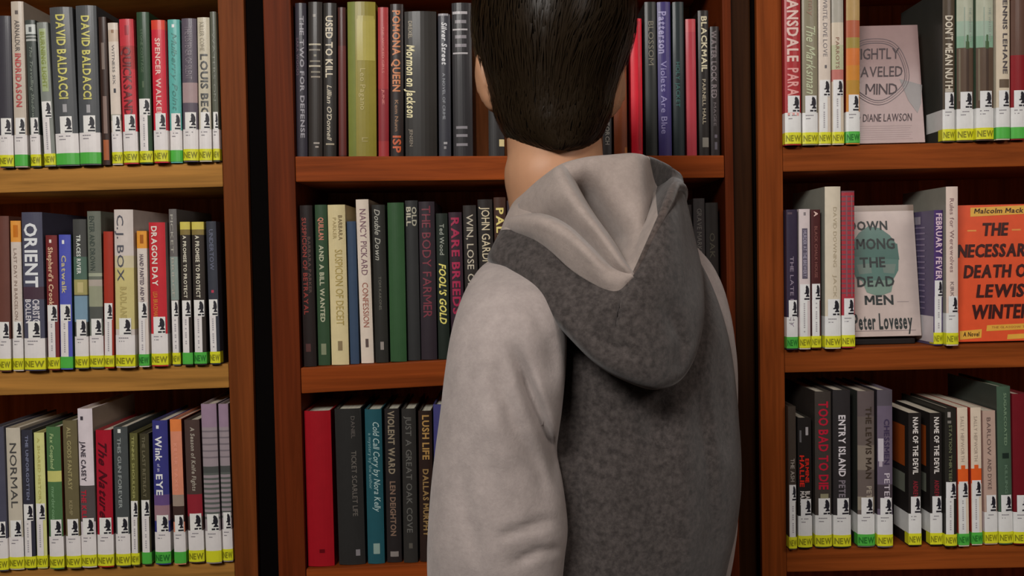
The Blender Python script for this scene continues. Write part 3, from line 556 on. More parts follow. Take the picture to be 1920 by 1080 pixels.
book('RT', 1586, 1612, -20, 1586, 1612, 270, (180, 118, 46), 'mottled orange and tan book left of the face-out grey cover', 'H', 'G', tapetext='NEW',
     bands=[(-20, 38, (158, 130, 84)), (38, 70, (156, 84, 58)), (70, 90, (140, 122, 60)), (90, 122, (184, 104, 50)), (150, 176, (160, 120, 48))], side=(96, 30, 20))
book('RT', 1767, 1790, -24, 1766, 1791, 268, (70, 60, 48), 'dark brown book with white block capitals right of the face-out grey cover', 'H', 'Y', txt=[("DON'T MEAN NUTHIN", 30, 184, (190, 182, 166), .2, .8)], side=(50, 50, 46), depth=.15)
for (a, b, c_, d_, lb) in ((1793, 1825, 1793, 1826, 'left of two twin books with pale sky and dark tree trunks on their spines'),
                       (1829, 1862, 1829, 1863, 'right of two twin books with pale sky and dark tree trunks on their spines')):
    r_ = book('RT', a, b, -24, c_, d_, 266, (82, 66, 54), lb, 'H', 'Y', bands=[(-24, 40, (158, 162, 144)), (40, 68, (140, 160, 144)), (68, 90, (118, 150, 128))],
              panels=[(.1, .2, 92, 190, (106, 98, 82)), (.55, .7, 92, 190, (62, 48, 40)), (.5, .72, 78, 92, (60, 84, 54)), (.56, .66, 66, 80, (64, 90, 60)), (.4, .46, 14, 90, (124, 140, 126))], txt=[('THE WINTER GIRL', 14, 80, (150, 160, 150), .7, .85, {'bold': 0})], side=(60, 76, 60))
book('RT', 1867, 1893, -24, 1867, 1894, 265, (186, 174, 154), 'cream book with spaced black capitals, right of the two tree books', 'H', 'G', tapetext='', txt=[('DENNIS LEHANE', -14, 140, (66, 60, 62), .45, .78)], panels=[(.2, .95, 150, 166, (90, 76, 62))])
book('RT', 1895, 1924, 0, 1895, 1924, 264, (120, 24, 30), 'dark red and brown book at the right picture edge, top shelf', 'H', 'G', bands=[(0, 104, (84, 60, 50))])
# ---- right bookcase, middle shelf
book('RM', 1472, 1496, 393, 1474, 1496, 654, (46, 38, 56), 'dark purple book against the post, middle shelf of right bookcase', 'H', 'G', tapetext='NEW', txt=[('THE LATE MERCY', 480, 612, (130, 118, 134), .3, .62, {'bold': 0})], panels=[(.1, .5, 398, 402, (80, 66, 76))])
book('RM', 1497, 1519, 392, 1499, 1520, 654, (186, 174, 174), 'white book with a long dark title box, second on the right bookcase middle shelf', 'V', 'Y', tapetext='NEW', panels=[(.25, .75, 428, 522, (84, 78, 92)), (.4, .6, 398, 404, (120, 112, 114))], txt=[('MURDER AT THE BREWERY', 432, 518, (150, 144, 160), .34, .66, {'bold': 0})])
book('RM', 1520, 1538, 393, 1521, 1540, 653, (66, 32, 32), 'narrow dark oxblood book left of the tall cream book', 'V', 'Y', tapetext='NEW', txt=[('BLACK CHALK HOUSE', 424, 520, (120, 76, 70), .35, .65, {'bold': 0}), ('A', 396, 406, (200, 170, 160), .3, .7, {})])
book('RM', 1546, 1576, 350, 1546, 1577, 653, (188, 178, 160), 'tall thick cream book with faint gilt letters, middle shelf of right bookcase', 'H', 'Y', txt=[('DAVID DOWNING', 388, 500, (160, 148, 126), .5, .72, {'bold': 0}), ('JACK', 514, 558, (160, 148, 126), .5, .72, {'bold': 0})], side=(130, 130, 120))
book('RM', 1577, 1602, 358, 1578, 1603, 651, (150, 46, 56), 'red book with grey woven stripes, left of the face-out skull cover', 'H', 'Y',
     bands=[(358 + 9 * i, 361 + 9 * i, (104, 66, 74)) for i in range(22)], panels=[(.3, .42, 366, 555, (120, 76, 84)), (.72, .82, 366, 555, (134, 90, 94))])
ff_ = book('RM', 1751, 1768, 394, 1750, 1768, 648, (66, 46, 96), 'purple book with white capitals between skull cover and tall pinkish book', 'V', 'Y', tapetext='NEW', out=.002, txt=[('FEBRUARY FEVER', 400, 524, (206, 176, 190), .2, .86)], side=(84, 76, 104))
hx = min(v.co.x for c_ in ff_.children for v in c_.data.vertices) - .0003; zz = lambda y: (P(1760, y, YS).z - ff_.location.z)
def side_print(y0, y1, d0, d1, col): mesh('printed_panel', [(hx, d0, zz(y1)), (hx, d1, zz(y1)), (hx, d1, zz(y0)), (hx, d0, zz(y0))], [(0, 3, 2, 1)], mat(col, 1.5, .4, .1), ff_)
for k in range(15): side_print(424 + 11 * k, 427 + 11 * k, .03, .13, (124, 114, 140))
side_print(404, 419, .045, .12, (140, 134, 146)); side_print(593, 642, .0, .11, (190, 186, 190))
book('RM', 1769, 1796, 350, 1770, 1798, 648, (196, 178, 168), 'tall pinkish cream book with grey title left of the face-out orange cover', 'H', 'Y', txt=[('Rules for Werewolves', 372, 510, (130, 104, 104), .28, .62, {'bold': 0}), ('KIRK', 528, 556, (120, 104, 104), .3, .6, {'bold': 0})], side=(130, 128, 118))
# ---- right bookcase, bottom shelf
book('RB', 1477, 1492, 762, 1478, 1495, 1026, (58, 50, 44), 'thin grey-brown book against the post, bottom shelf of right bookcase', 'V', 'Y', tapetext='NEW', txt=[('THE ASH', 858, 900, (150, 142, 134), .25, .75, {'bold': 0})])
book('RB', 1494, 1522, 783, 1497, 1523, 1024, (30, 27, 26), 'short black book with red and white lettering, left of the red capitals book', 'H', 'Y', txt=[('HALLIE', 852, 910, (190, 36, 24), .12, .42), ('ERMINE', 858, 902, (190, 36, 24), .52, .78), ('MARK', 918, 944, (190, 184, 180), .14, .44), ('BLACK', 918, 944, (190, 184, 180), .5, .84)], panels=[(.55, .75, 800, 815, (150, 146, 148)), (.12, .25, 806, 828, (90, 88, 90))])
book('RB', 1527, 1558, 734, 1528, 1560, 1025, (58, 52, 48), 'grey-brown book with blocky red capitals, bottom shelf of right bookcase', 'H', 'Y', txt=[('TOO BAD TO DIE', 752, 916, (166, 24, 48), .22, .78)], panels=[(.3, .8, 924, 934, (128, 124, 100))])
book('RB', 1561, 1594, 731, 1562, 1596, 1022, (42, 39, 40), 'black book with slim white capitals, left of the mottled grey-brown book', 'H', 'Y', txt=[('ENTRY ISLAND', 777, 890, (200, 194, 198), .3, .68), ('PETER', 897, 938, (120, 112, 120), .3, .66)])
book('RB', 1606, 1640, 733, 1608, 1640, 1024, (92, 82, 78), 'mottled grey-brown book with dark capitals, bottom shelf of right bookcase', 'H', 'G', tapetext='NEW', bands=[(733, 780, (84, 74, 74)), (834, 880, (116, 106, 96)), (930, 955, (130, 122, 108))], txt=[('THE LEWIS MAN', 762, 896, (56, 46, 38), .46, .8), ('PETE', 910, 940, (150, 140, 128), .5, .8)], side=(46, 48, 44))
book('RB', 1644, 1673, 731, 1644, 1675, 1021, (94, 84, 100), 'purplish grey book with a white shape, right of the mottled book', 'H', 'Y', bands=[(731, 760, (76, 70, 78)), (905, 950, (62, 54, 60))], txt=[('CHESSMEN', 784, 868, (58, 48, 72), .42, .76), ('PETER', 884, 938, (190, 182, 190), .42, .78, {'bold': 0})], panels=[(.04, .38, 820, 862, (172, 166, 174)), (.1, .3, 862, 872, (160, 150, 160))], side=(40, 36, 40))
for (a, b, c_, d_, ye, lb) in ((1703, 1727, 1703, 1728, 1022, 'left of two black books with orange cover panels and white-banded capitals'),
                       (1743, 1766, 1744, 1767, 1024, 'right of two black books with orange cover panels and white-banded capitals')):
    r_ = book('RB', a, b, 774, c_, d_, ye, (34, 30, 29), lb, 'H', 'Y', tapetext='NEW', txt=[('NAME OF THE DEVIL', 782, 888, (200, 194, 190), .34, .74), ('ANDREW', 900, 934, (120, 34, 44), .36, .72)], hard=False, depth=.13, out=.004)
    wd_ = .5 * (P(b, 900, YS).x - P(a, 900, YS).x)
    zz = lambda y: (P(a, y, YS).z - r_.location.z)
    xx = -wd_ - .0004
    mesh('printed_panel', [(xx, .012, zz(876)), (xx, .115, zz(876)), (xx, .115, zz(800)), (xx, .012, zz(800))], [(0, 3, 2, 1)], mat((150, 70, 26), 1.45, .4, .3), r_)
    mesh('printed_panel', [(xx, .012, zz(925)), (xx, .06, zz(925)), (xx, .06, zz(890)), (xx, .012, zz(890))], [(0, 3, 2, 1)], mat((110, 112, 100), 1.45, .4, .3), r_)
book('RB', 1770, 1794, 765, 1772, 1794, 1022, (36, 34, 30), 'black book with greenish letters between the orange-panelled pair and white pair', 'V', 'Y', tapetext='NEW', txt=[('STATION THIRTEEN', 796, 905, (108, 112, 84), .3, .55, {'bold': 0})], panels=[(.2, .45, 772, 782, (150, 144, 140)), (.2, .5, 788, 793, (110, 106, 100))])
for (a, b, c_, d_, lb) in ((1794, 1814, 1797, 1818, 'left of two white books with an orange square on the spine'),
                       (1818, 1840, 1822, 1842, 'right of two white books with an orange square on the spine')):
    book('RB', a, b, 764, c_, d_, 1022, (194, 180, 162), lb, 'V', 'G', tapetext='NEW', bands=[(878, 906, (206, 84, 34))], txt=[('SALLY HEPWORTH', 780, 864, (150, 136, 124), .3, .62, {'bold': 0})], panels=[(.3, .7, 871, 879, (206, 84, 34))], side=(150, 50, 40), hard=False)
book('RB', 1842, 1866, 770, 1846, 1871, 1012, (164, 140, 128), 'pinkish beige paperback right of the white and orange pair', 'H', 'Y', tapetext='NEW', txt=[('BARLOW', 782, 850, (96, 78, 74), .3, .6, {'bold': 0}), ('AND DYKE', 856, 912, (96, 78, 74), .3, .6, {'bold': 0})], hard=False)
book('RB', 1868, 1894, 724, 1873, 1899, 1014, (62, 82, 66), 'tall dark green book with a small black heart, bottom shelf', 'H', 'Y', tapetext='NEW', txt=[('SUGARCOATED', 736, 832, (116, 138, 112), .45, .65, {'bold': 0}), ('KILLING', 868, 920, (96, 120, 100), .45, .65, {'bold': 0})], panels=[(.3, .8, 846, 856, (28, 40, 34))], side=(58, 62, 56))
book('RB', 1897, 1928, 738, 1900, 1932, 1014, (96, 20, 28), 'dark wine red book at the right picture edge, bottom shelf', 'H', 'Y')
# ---- face-out books
def pr1(T, R, G, X, zf, root, K):
    dk = (58, 46, 50); pale = (132, 116, 116)
    T('TIGHTLY', 1609, 1696, 92, 112, dk, 0, .1); T('RAVELED', 1607, 1700, 126, 145, dk, 0, .1); T('MIND', 1628, 1688, 158, 178, dk, 0, .1)
    T('by DIANE LAWSON', 1604, 1712, 214, 228, dk, 0, .15, 'author_lettering')
    for k in range(7): R(1596, 1712 - 3 * (k % 3), 236 + 4 * k, 237 + 4 * k, (112, 86, 84), 'printed_line')
    for rr, ww in ((60, 1.2), (56, .8), (52, 1.6)):
        cx, cy = 1652, 134; n = 48; v, f = [], []
        for i in range(n):
            a = 2 * math.pi * i / n; q = rr + 1.5 * math.sin(5 * a)
            for e in (q, q + ww): v.append((X(cx + e * math.cos(a)), -.0005, zf(cy + e * 1.02 * math.sin(a))))
        for i in range(n): j = (i + 1) % n; f.append((2 * i, 2 * i + 1, 2 * j + 1, 2 * j))
        mesh('printed_ring', v, f, mat((92, 80, 84), K, .4), root)
    G([(1694, 150), (1716, 156), (1736, 162), (1732, 196), (1724, 214), (1708, 190)], (88, 84, 84))
faceout('RT', 1602, 1735, 49, 268, (134, 110, 108), 'face-out pinkish grey book with dark hand-drawn title inside scribbled rings', YS + .022, .13, pr1)
def pr2(T, R, G, X, zf, root, K):
    dk = (38, 44, 44)
    R(1590, 1728, 385, 396, (122, 104, 92)); 
    sk = [(1640, 424), (1622, 436), (1610, 452), (1606, 476), (1607, 506), (1612, 522), (1622, 526), (1630, 540), (1640, 548), (1652, 552), (1664, 548), (1676, 538), (1682, 524), (1692, 508), (1694, 484), (1692, 460), (1680, 442), (1662, 428)]
    G(sk, (72, 104, 96)); G([(1606, 452), (1693, 458), (1695, 488), (1607, 480)], (58, 92, 84), e=.00045)
    G([(1614, 496), (1640, 494), (1642, 512), (1618, 514)], (96, 112, 104), e=.0005); G([(1662, 496), (1688, 496), (1684, 514), (1664, 512)], (96, 112, 104), e=.0005)
    G([(1622, 526), (1682, 526), (1676, 548), (1652, 556), (1630, 548)], (104, 128, 116), e=.00045)
    for s, a, b, y0, y1 in (('DOWN', 1603, 1676, 415, 431), ('AMONG', 1596, 1688, 448, 467), ('THE', 1620, 1668, 483, 501), ('DEAD', 1613, 1683, 519, 537), ('MEN', 1625, 1679, 554, 571)):
        T(s, a, b, y0, y1, dk, 1, e=.0008)
    T('Peter Lovesey', 1602, 1712, 588, 616, dk, 1, 0, 'author_lettering', .0008)
    R(1598, 1718, 619, 620, (120, 108, 110), 'printed_line'); R(1686, 1708, 566, 567, (130, 118, 118), 'printed_line')
faceout('RM', 1592, 1728, 386, 630, (176, 162, 156), 'face-out whitish book with a green skull behind widely spaced dark capitals', YS + .03, .13, pr2, raise_=.009, thick=.026)
def pr3(T, R, G, X, zf, root, K):
    dk = (48, 6, 4); ye = (208, 152, 58)
    G([(1832, 389), (1953, 386), (1953, 402), (1831, 406)], ye); T('Malcolm Mackay', 1838, 1948, 391, 400, (60, 30, 10), 1, .2, 'author_lettering', .0007)
    for s, a, b, y0, y1 in (('THE', 1850, 1898, 419, 442), ('NECESSARY', 1802, 1950, 459, 482), ('DEATH OF', 1812, 1942, 498, 521), ('LEWIS', 1834, 1922, 535, 558), ('WINTER', 1822, 1932, 573, 598)):
        T(s, a, b, y0, y1, dk, 1, .2, e=.0008); T(s, a + 1.2, b + 1.2, y0, y1, dk, 1, .2, e=.0009)
    R(1824, 1841, 431, 434, (214, 130, 60), 'printed_line'); R(1908, 1925, 431, 434, (214, 130, 60), 'printed_line')
    G([(1800, 621), (1842, 618), (1840, 634), (1800, 637)], ye); T('A Novel', 1806, 1836, 623, 631, (50, 24, 10), 1, .2, e=.0007)
    G([(1852, 611), (1958, 608), (1958, 619), (1850, 622)], ye); T('THE GLASGOW TRILOGY', 1860, 1950, 613, 617, (150, 90, 40), 0, .1, e=.0007)
    G([(1890, 629), (1950, 627), (1950, 636), (1888, 638)], ye)
faceout('RM', 1797, 1961, 384, 641, (208, 76, 42), 'face-out bright orange book with heavy slanted dark red capitals', YS + .012, .09, pr3)
# low display stand under the skull book
a_, b_ = P(1600, 640, YS + .03), P(1722, 640, YS + .03); zz = max(SH['RM'](a_.x), SH['RM'](b_.x))
st = empty('display_stand', ((a_.x + b_.x) / 2, YS + .045, zz + .0004), 'low black display stand under the face-out skull book on the middle shelf', 'stand')
L_ = (b_.x - a_.x) / 2
box('base', -L_ + .004, L_ - .004, -.012, .055, .0002, .0085, mat((26, 22, 22), 1, .5), st, .001)

# ------------------------------------------------------------------ person
def crom(p, n):
    """Catmull-Rom resample of a list of Vectors, n steps per span"""
    out = []
    for i in range(len(p) - 1):
        a, b, c, d = p[max(i - 1, 0)], p[i], p[i + 1], p[min(i + 2, len(p) - 1)]
        for k in range(n):
            t = k / n
            out.append(0.5 * ((2 * b) + (c - a) * t + (2 * a - 5 * b + 4 * c - d) * t * t + (3 * b - a - 3 * c + d) * t ** 3))
    out.append(p[-1].copy()); return out
def segd(px, py, pl):
    """distance to a polyline, position along it (0..1) and the side we are on"""
    best, tt, sd = 1e9, 0, 1; n = len(pl) - 1
    for i in range(n):
        (ax, ay), (bx, by) = pl[i], pl[i + 1]; dx, dy = bx - ax, by - ay
        t = max(0, min(1, ((px - ax) * dx + (py - ay) * dy) / (dx * dx + dy * dy)))
        q = math.hypot(px - ax - t * dx, py - ay - t * dy)
        if q < best: best, tt, sd = q, (i + t) / n, dx * (py - ay) - dy * (px - ax)
    return best, tt, sd
def folds(vs, lst, ok=lambda v: True, noise=0.0):
    """press creases (given as lines on the cloth) into the near side of a garment"""
    from mathutils import noise as NZ
    for v in vs:
        if not ok(v): continue
        px, py = proj(v)
        for pl, wd, dep in lst:
            q, t, sd = segd(px, py, pl)
            if isinstance(wd, tuple): wq = wd[0] if sd > 0 else wd[1]      # sharp flank, soft flank
            else: wq = wd
            if q < 3 * wq: v.y += dep * math.exp(-(q / wq) ** 2) * min(1, .15 + t / .3) * min(1, .3 + (1 - t) / .2)
        if noise: v.y += noise * NZ.noise(v * 14) + noise * .5 * NZ.noise(v * 31)
def ring(y, xl, xr, Yc, rd):
    a, b = P(xl, y, Yc), P(xr, y, Yc); c = (a + b) / 2
    return (c, (b - a) / 2, Vector((0, rd, 0)))
def loft(name, rings, m, parent, n=64, k=6, fl=(), noise=0.0, caps=True, ex=1.0, back=None):
    C = crom([r[0] for r in rings], k); U = crom([r[1] for r in rings], k); V = crom([r[2] for r in rings], k)
    vs = []
    for j, (c, u, v) in enumerate(zip(C, U, V)):
        bk = back(j / k) if back else 1
        for i in range(n):
            a = 2 * math.pi * i / n; ca, sa = math.cos(a), math.sin(a)
            ca = math.copysign(abs(ca) ** ex, ca); sa = math.copysign(abs(sa) ** ex, sa)
            vs.append(c + u * ca + v * sa * (bk if sa > 0 else 1))
    cen = [C[j // n].y for j in range(len(vs))]
    if fl or noise:
        idx = {id(v): q for v, q in zip(vs, cen)}
        folds(vs, fl, lambda v: v.y < idx[id(v)] + .005, noise)
    fs = [(j * n + i, j * n + (i + 1) % n, (j + 1) * n + (i + 1) % n, (j + 1) * n + i) for j in range(len(C) - 1) for i in range(n)]
    if caps: fs += [tuple(range(n))[::-1], tuple(range((len(C) - 1) * n, len(C) * n))]
    vs = [v - parent.location for v in vs]
    o = mesh(name, vs, fs, m, parent, smooth=True); return fixn(o)

PL = Vector((.075, 1.08, 0))
person = empty('person', PL, 'person seen from behind in a charcoal hoodie with grey sleeves, facing the middle bookcase', 'person')
skin = mat((172, 128, 98), 1.25, .5, 0, 'skin'); hairm = mat((18, 13, 8), 1.0, .6, 0, 'hair')
light = mat((158, 147, 143), 1.15, .9, 0, 'fleece'); lining = mat((150, 137, 130), 1.2, .9, 0, 'fleece')
dark_ = mat((70, 64, 62), .98, .92, 0, 'fleece'); denim = mat((38, 42, 52), 1.0, .85)
# --- body: one continuous skin, grown from tapered limbs and fused by a voxel remesh
bmb = bmesh.new()
def ball(c, r, sc=(1, 1, 1), rot=None):
    M = Matrix.Translation(c) @ (rot.to_4x4() if rot else Matrix()) @ Matrix.Diagonal((r * sc[0], r * sc[1], r * sc[2], 1))
    bmesh.ops.create_uvsphere(bmb, u_segments=24, v_segments=16, radius=1, matrix=M)
def limb(a, b, ra, rb):
    a, b = Vector(a), Vector(b); d = b - a
    M = Matrix.Translation((a + b) / 2) @ d.to_track_quat('Z', 'Y').to_matrix().to_4x4()
    bmesh.ops.create_cone(bmb, cap_ends=True, segments=20, radius1=ra, radius2=rb, depth=d.length, matrix=M)
    ball(a, ra); ball(b, rb)
HC = P(1040, 92, 1.065)
ball(HC, 1, (.0815, .096, .104)); ball(HC + Vector((0, -.02, -.045)), 1, (.066, .066, .07))
ball(HC + Vector((0, .04, -.06)), 1, (.058, .056, .062)); ball(HC + Vector((0, .072, -.105)), .022, (1.3, 1, .8))
limb(HC + Vector((0, .092, .0)), HC + Vector((0, .116, -.042)), .008, .012)          # nose
ball(HC + Vector((0, .099, -.072)), .012, (1.9, .8, .45)); ball(HC + Vector((0, .096, -.083)), .012, (1.7, .8, .5))   # lips
for s in (-1, 1):
    ball(HC + Vector((s * .032, .082, .018)), .014, (1.6, .8, .5)); ball(HC + Vector((s * .045, .066, -.045)), .02)
def ear(top, bot, s):
    d = (top - bot); c = (top + bot) / 2; L = d.length / 2
    R = d.to_track_quat('Z', 'Y').to_matrix()
    ball(c, 1, (.0062, .016, L), R)
    n = 9
    for i in range(n):       # helix rim
        a = math.pi * (i / (n - 1)) * .9; p = bot.lerp(top, .5 - .5 * math.cos(a)); 
        ball(p + Vector((s * .004 * math.sin(a), -.014 * math.sin(a), 0)), .0062)
    ball(c + Vector((-s * .012, .006, -.002)), .014, (1, 1, 1.5))
ear(P(902, 104, 1.05), P(924, 206, 1.055), -1); ear(P(1160, 130, 1.06), P(1140, 218, 1.06), 1)
limb(P(1036, 225, 1.045), P(1052, 455, 1.07), .0535, .060)
limb(P(1030, 330, 1.04), P(1060, 455, 1.06), .052, .058)
ch = P(1130, 640, 1.08); pv = Vector((.09, 1.09, .95)); sL, sR = P(945, 600, .955), P(1275, 600, 1.12)
limb(P(1060, 470, 1.07), ch, .06, .105); limb(ch, pv, .105, .10); limb(sL, ch, .036, .08); limb(sR, ch, .036, .08)
fw = Vector((-.55, .83, 0)); rt_ = Vector((.83, .55, 0))
eL, eR = P(930, 1150, .93), P(1300, 1130, 1.15); hL = eL + Vector((-.07, .22, -.10)); hR = eR + Vector((-.06, .17, -.13))
for s, e, h in ((sL, eL, hL), (sR, eR, hR)):
    limb(s, e, .036, .034); limb(e, h, .034, .025)
    d = (h - e).normalized(); side = d.cross(Vector((0, 0, 1))).normalized(); up = side.cross(d)
    palm = h + d * .045; ball(palm, 1, (.03, .045, .03)); ball(h + d * .02, .026)
    for q, ln in ((-.027, .058), (-.009, .07), (.009, .066), (.027, .052)):
        k0 = palm + d * .035 + up * q; k1 = k0 + d * ln * .5 - side * .008; k2 = k1 + d * ln * .4 - side * .024
        limb(k0, k1, .0085, .008); limb(k1, k2, .008, .0065)
    t0 = h + d * .02 + up * .028; t1 = t0 + d * .03 + up * .02; limb(t0, t1, .011, .0095); limb(t1, t1 + d * .028 - side * .006, .0095, .0075)
for s in (-1, 1):
    hp = pv + rt_ * s * .085 + Vector((0, 0, -.06)); kn = Vector((hp.x, hp.y, .49)) + rt_ * s * .01; an = Vector((kn.x, kn.y, .09)) - fw * .03
    limb(pv, hp, .09, .085); limb(hp, kn, .082, .052); limb(kn, an, .052, .036); limb(an + Vector((0, 0, -.035)), an + fw * .14 + Vector((0, 0, -.055)), .032, .026)
for v in bmb.verts: v.co -= PL
me = bpy.data.meshes.new('body'); bmb.to_mesh(me); bmb.free()
body = link('body', me, person, [skin])
rm = body.modifiers.new('fuse', 'REMESH'); rm.mode = 'VOXEL'; rm.voxel_size = .005; rm.use_smooth_shade = True
sm = body.modifiers.new('relax', 'SMOOTH'); sm.factor = .5; sm.iterations = 5
def ballobj(name, c, r, m, sc=(1, 1, 1)):
    b = bmesh.new(); bmesh.ops.create_uvsphere(b, u_segments=16, v_segments=10, radius=1, matrix=Matrix.Translation(c - PL) @ Matrix.Diagonal((r * sc[0], r * sc[1], r * sc[2], 1)))
    mm = bpy.data.meshes.new(name); b.to_mesh(mm); b.free(); o = link(name, mm, person, [m])
    mm.polygons.foreach_set('use_smooth', [True] * len(mm.polygons)); return o
for s in (-1, 1):
    e_ = ballobj('eye', HC + Vector((s * .031, .0845, .004)), .0115, mat((225, 222, 215), 1, .2))
    b = ballobj('iris', HC + Vector((s * .031, .0925, .004)), .0055, mat((70, 48, 30), 1, .2)); b.parent = e_
    ballobj('eyebrow', HC + Vector((s * .033, .094, .022)), .006, hairm, (2.6, .6, .6))
# --- hair: a fitted shell that leaves the face free, plus loose strands
HR = [(-78, 1008, 1075, 1.065, .02), (-68, 965, 1120, 1.065, .065), (-45, 922, 1158, 1.065, .092), (-15, 899, 1179, 1.066, .104), (12, 890, 1187, 1.066, .108), (60, 890, 1186, 1.066, .110),
      (100, 896, 1176, 1.066, .108), (140, 905, 1163, 1.066, .103), (180, 916, 1152, 1.064, .096), (215, 928, 1144, 1.06, .088), (245, 942, 1132, 1.052, .078), (268, 962, 1118, 1.045, .068), (284, 990, 1100, 1.04, .061), (292, 1022, 1068, 1.038, .056)]
rg = [ring(*h) for h in HR]; HK = 6; HN = 96
HCc = crom([r[0] for r in rg], HK); HU = crom([r[1] for r in rg], HK); HV = crom([r[2] for r in rg], HK)
def hp_(j, a, off=0.0):
    j = max(0, min(len(HCc) - 1.001, j)); i = int(j); t = j - i
    c, u, v = HCc[i].lerp(HCc[i + 1], t), HU[i].lerp(HU[i + 1], t), HV[i].lerp(HV[i + 1], t)
    q = u * math.cos(a) + v * math.sin(a); return c + q + q.normalized() * off
from mathutils import noise as NZ
vs = []; hv = []
for j in range(len(HCc)):
    for i in range(HN):
        a = 2 * math.pi * i / HN; p = hp_(j, a)
        hv.append(p + (p - HCc[j]).normalized() * (.0022 * NZ.noise(Vector((a * 9, j * .18, 0))) + .0015 * NZ.noise(Vector((a * 30, j * .25, 3)))))
def face_side(p): return p.y > HC.y + .035 and p.z < HC.z + .055 or (p.y > HC.y - .002 and p.z < HC.z - .045)
fs = []
for j in range(len(HCc) - 1):
    for i in range(HN):
        f = (j * HN + i, j * HN + (i + 1) % HN, (j + 1) * HN + (i + 1) % HN, (j + 1) * HN + i)
        if not face_side(hv[f[0]]): fs.append(f)
fs.append(tuple(range(HN)))
hair = mesh('hair', [v - PL for v in hv], fs, hairm, person, smooth=True); fixn(hair)
so = hair.modifiers.new('thickness', 'SOLIDIFY'); so.thickness = .004; so.offset = -1
vs, fs = [], []
nr = len(HCc) - 1
for k in range(9000):
    j0 = random.random() ** .9 * (nr - 8); a0 = random.uniform(0, 2 * math.pi)
    ln = random.uniform(8, 17) * (0.55 if j0 > nr * .55 else 1); dr = (-.10 + .22 * NZ.noise(Vector((a0 * 1.3, j0 * .05, 9)))) * (1.0 if j0 < nr * .45 else .45)
    off = random.uniform(.0008, .0045 if j0 < nr * .5 else .002); pts = []
    for q in range(5):
        t = q / 4; pts.append((min(nr, j0 + ln * t), a0 + dr * t + .02 * math.sin(4 * t + k)))
    if any(face_side(hp_(*p)) for p in pts): continue
    n0 = len(vs); wd = random.uniform(.0007, .0014)
    for q, (jj, aa) in enumerate(pts):
        t = q / 4; o_ = off * (1 + .5 * math.sin(math.pi * t)) * (1 - .55 * t)
        p = hp_(jj, aa, o_); tn = hp_(jj, aa + .02) - hp_(jj, aa - .02); tn = tn.normalized() * wd * (1 - .8 * t)
        vs += [p - tn - PL, p + tn - PL]
    for q in range(4): fs.append((n0 + 2 * q, n0 + 2 * q + 1, n0 + 2 * q + 3, n0 + 2 * q + 2))
hs = mesh('hair_strands', vs, fs, mat((36, 27, 17), 1.0, .36, 0, 'hair'), hair, smooth=True); hs['kind'] = 'stuff'
# --- hoodie body
tor = [ring(*r) for r in ((415, 1010, 1240, 1.09, .05), (440, 975, 1275, 1.09, .075), (475, 945, 1300, 1.085, .095), (520, 925, 1324, 1.08, .115), (580, 905, 1347, 1.075, .135), (660, 892, 1366, 1.07, .148),
       (760, 884, 1378, 1.07, .155), (880, 882, 1383, 1.07, .156), (980, 885, 1373, 1.07, .153), (1068, 890, 1354, 1.07, .15), (1180, 890, 1345, 1.07, .15), (1330, 880, 1350, 1.07, .155), (1350, 885, 1345, 1.07, .15))]
hoodie = loft('hoodie_body', tor, dark_, person, 120, 8,
     [([(1235, 722), (1236, 790), (1236, 832)], 20, .012), ([(1200, 735), (1230, 828)], 7, .004), ([(1310, 700), (1328, 880), (1342, 1060)], 12, .009), ([(1348, 640), (1362, 860)], 10, .006),
      ([(1080, 740), (1072, 880), (1090, 1070)], 18, .008), ([(1120, 700), (1180, 860), (1170, 1070)], 30, -.006), ([(1237, 832), (1240, 1075)], 2.5, .002), ([(1270, 700), (1290, 1070)], 22, -.006)], .004)
cuffband = loft('waistband', [ring(*r) for r in ((1340, 878, 1352, 1.07, .157), (1345, 876, 1354, 1.07, .159), (1420, 878, 1352, 1.07, .157), (1424, 884, 1346, 1.07, .15))], dark_, person, 64, 3)
# --- left sleeve (raglan), forearm forward
SL = [ring(*r) for r in ((488, 922, 948, .985, .02), (496, 907, 978, .975, .032), (515, 890, 1020, .955, .045), (545, 872, 1050, .935, .055), (590, 855, 1062, .918, .058), (640, 843, 1063, .907, .058), (700, 834, 1060, .905, .060),
      (770, 826, 1053, .907, .062), (840, 817, 1045, .91, .064), (910, 809, 1056, .912, .066), (985, 803, 1064, .915, .068), (1045, 801, 1058, .92, .068), (1110, 803, 1052, .93, .066))]
def limb_ring(c, d, r, r2=None):
    s = Vector((1, 0, 0)); s = (s - d * s.dot(d)).normalized(); u = s.cross(d)
    return (c, s * r, u * (r2 or r) * (1 if u.y > 0 or abs(u.y) < .2 else 1))
cL = SL[-1][0]
def fore(c0, h, r0):
    out = []; e = c0 + Vector((0, .01, -.045)); d = (h - e).normalized()
    out.append((e, Vector((r0 * .98, 0, 0)), Vector((0, .052, .04))))
    for t, r in ((.3, .055), (.6, .048), (.85, .042), (.95, .038)):
        c = e.lerp(h, t); out.append((c, Vector((r, 0, 0)), Vector((0, -d.z, abs(d.y))).normalized() * r))
    return out
SL += fore(cL, hL, SL[-1][1].length)
loft('sleeve', SL, light, person, 110, 8,
     [([(962, 650), (988, 722), (1012, 785), (1036, 846), (1052, 905)], 12, .020), ([(1000, 690), (1030, 770), (1046, 830)], 12, -.004), ([(930, 700), (962, 790), (1005, 870), (1020, 930)], 15, .006), ([(900, 600), (915, 760), (950, 900)], 26, -.004),
      ([(930, 1010), (990, 990), (1040, 975)], 9, .006), ([(960, 1060), (1010, 1035), (1050, 1030)], 9, .006), ([(985, 565), (1030, 640), (1040, 720)], 14, .004), ([(860, 860), (880, 980), (900, 1070)], 16, .004)], .005, back=lambda q: 1 + .95 * max(0, min(1, (q - 1) / 2)) * max(0, min(1, (12 - q) / 5)))
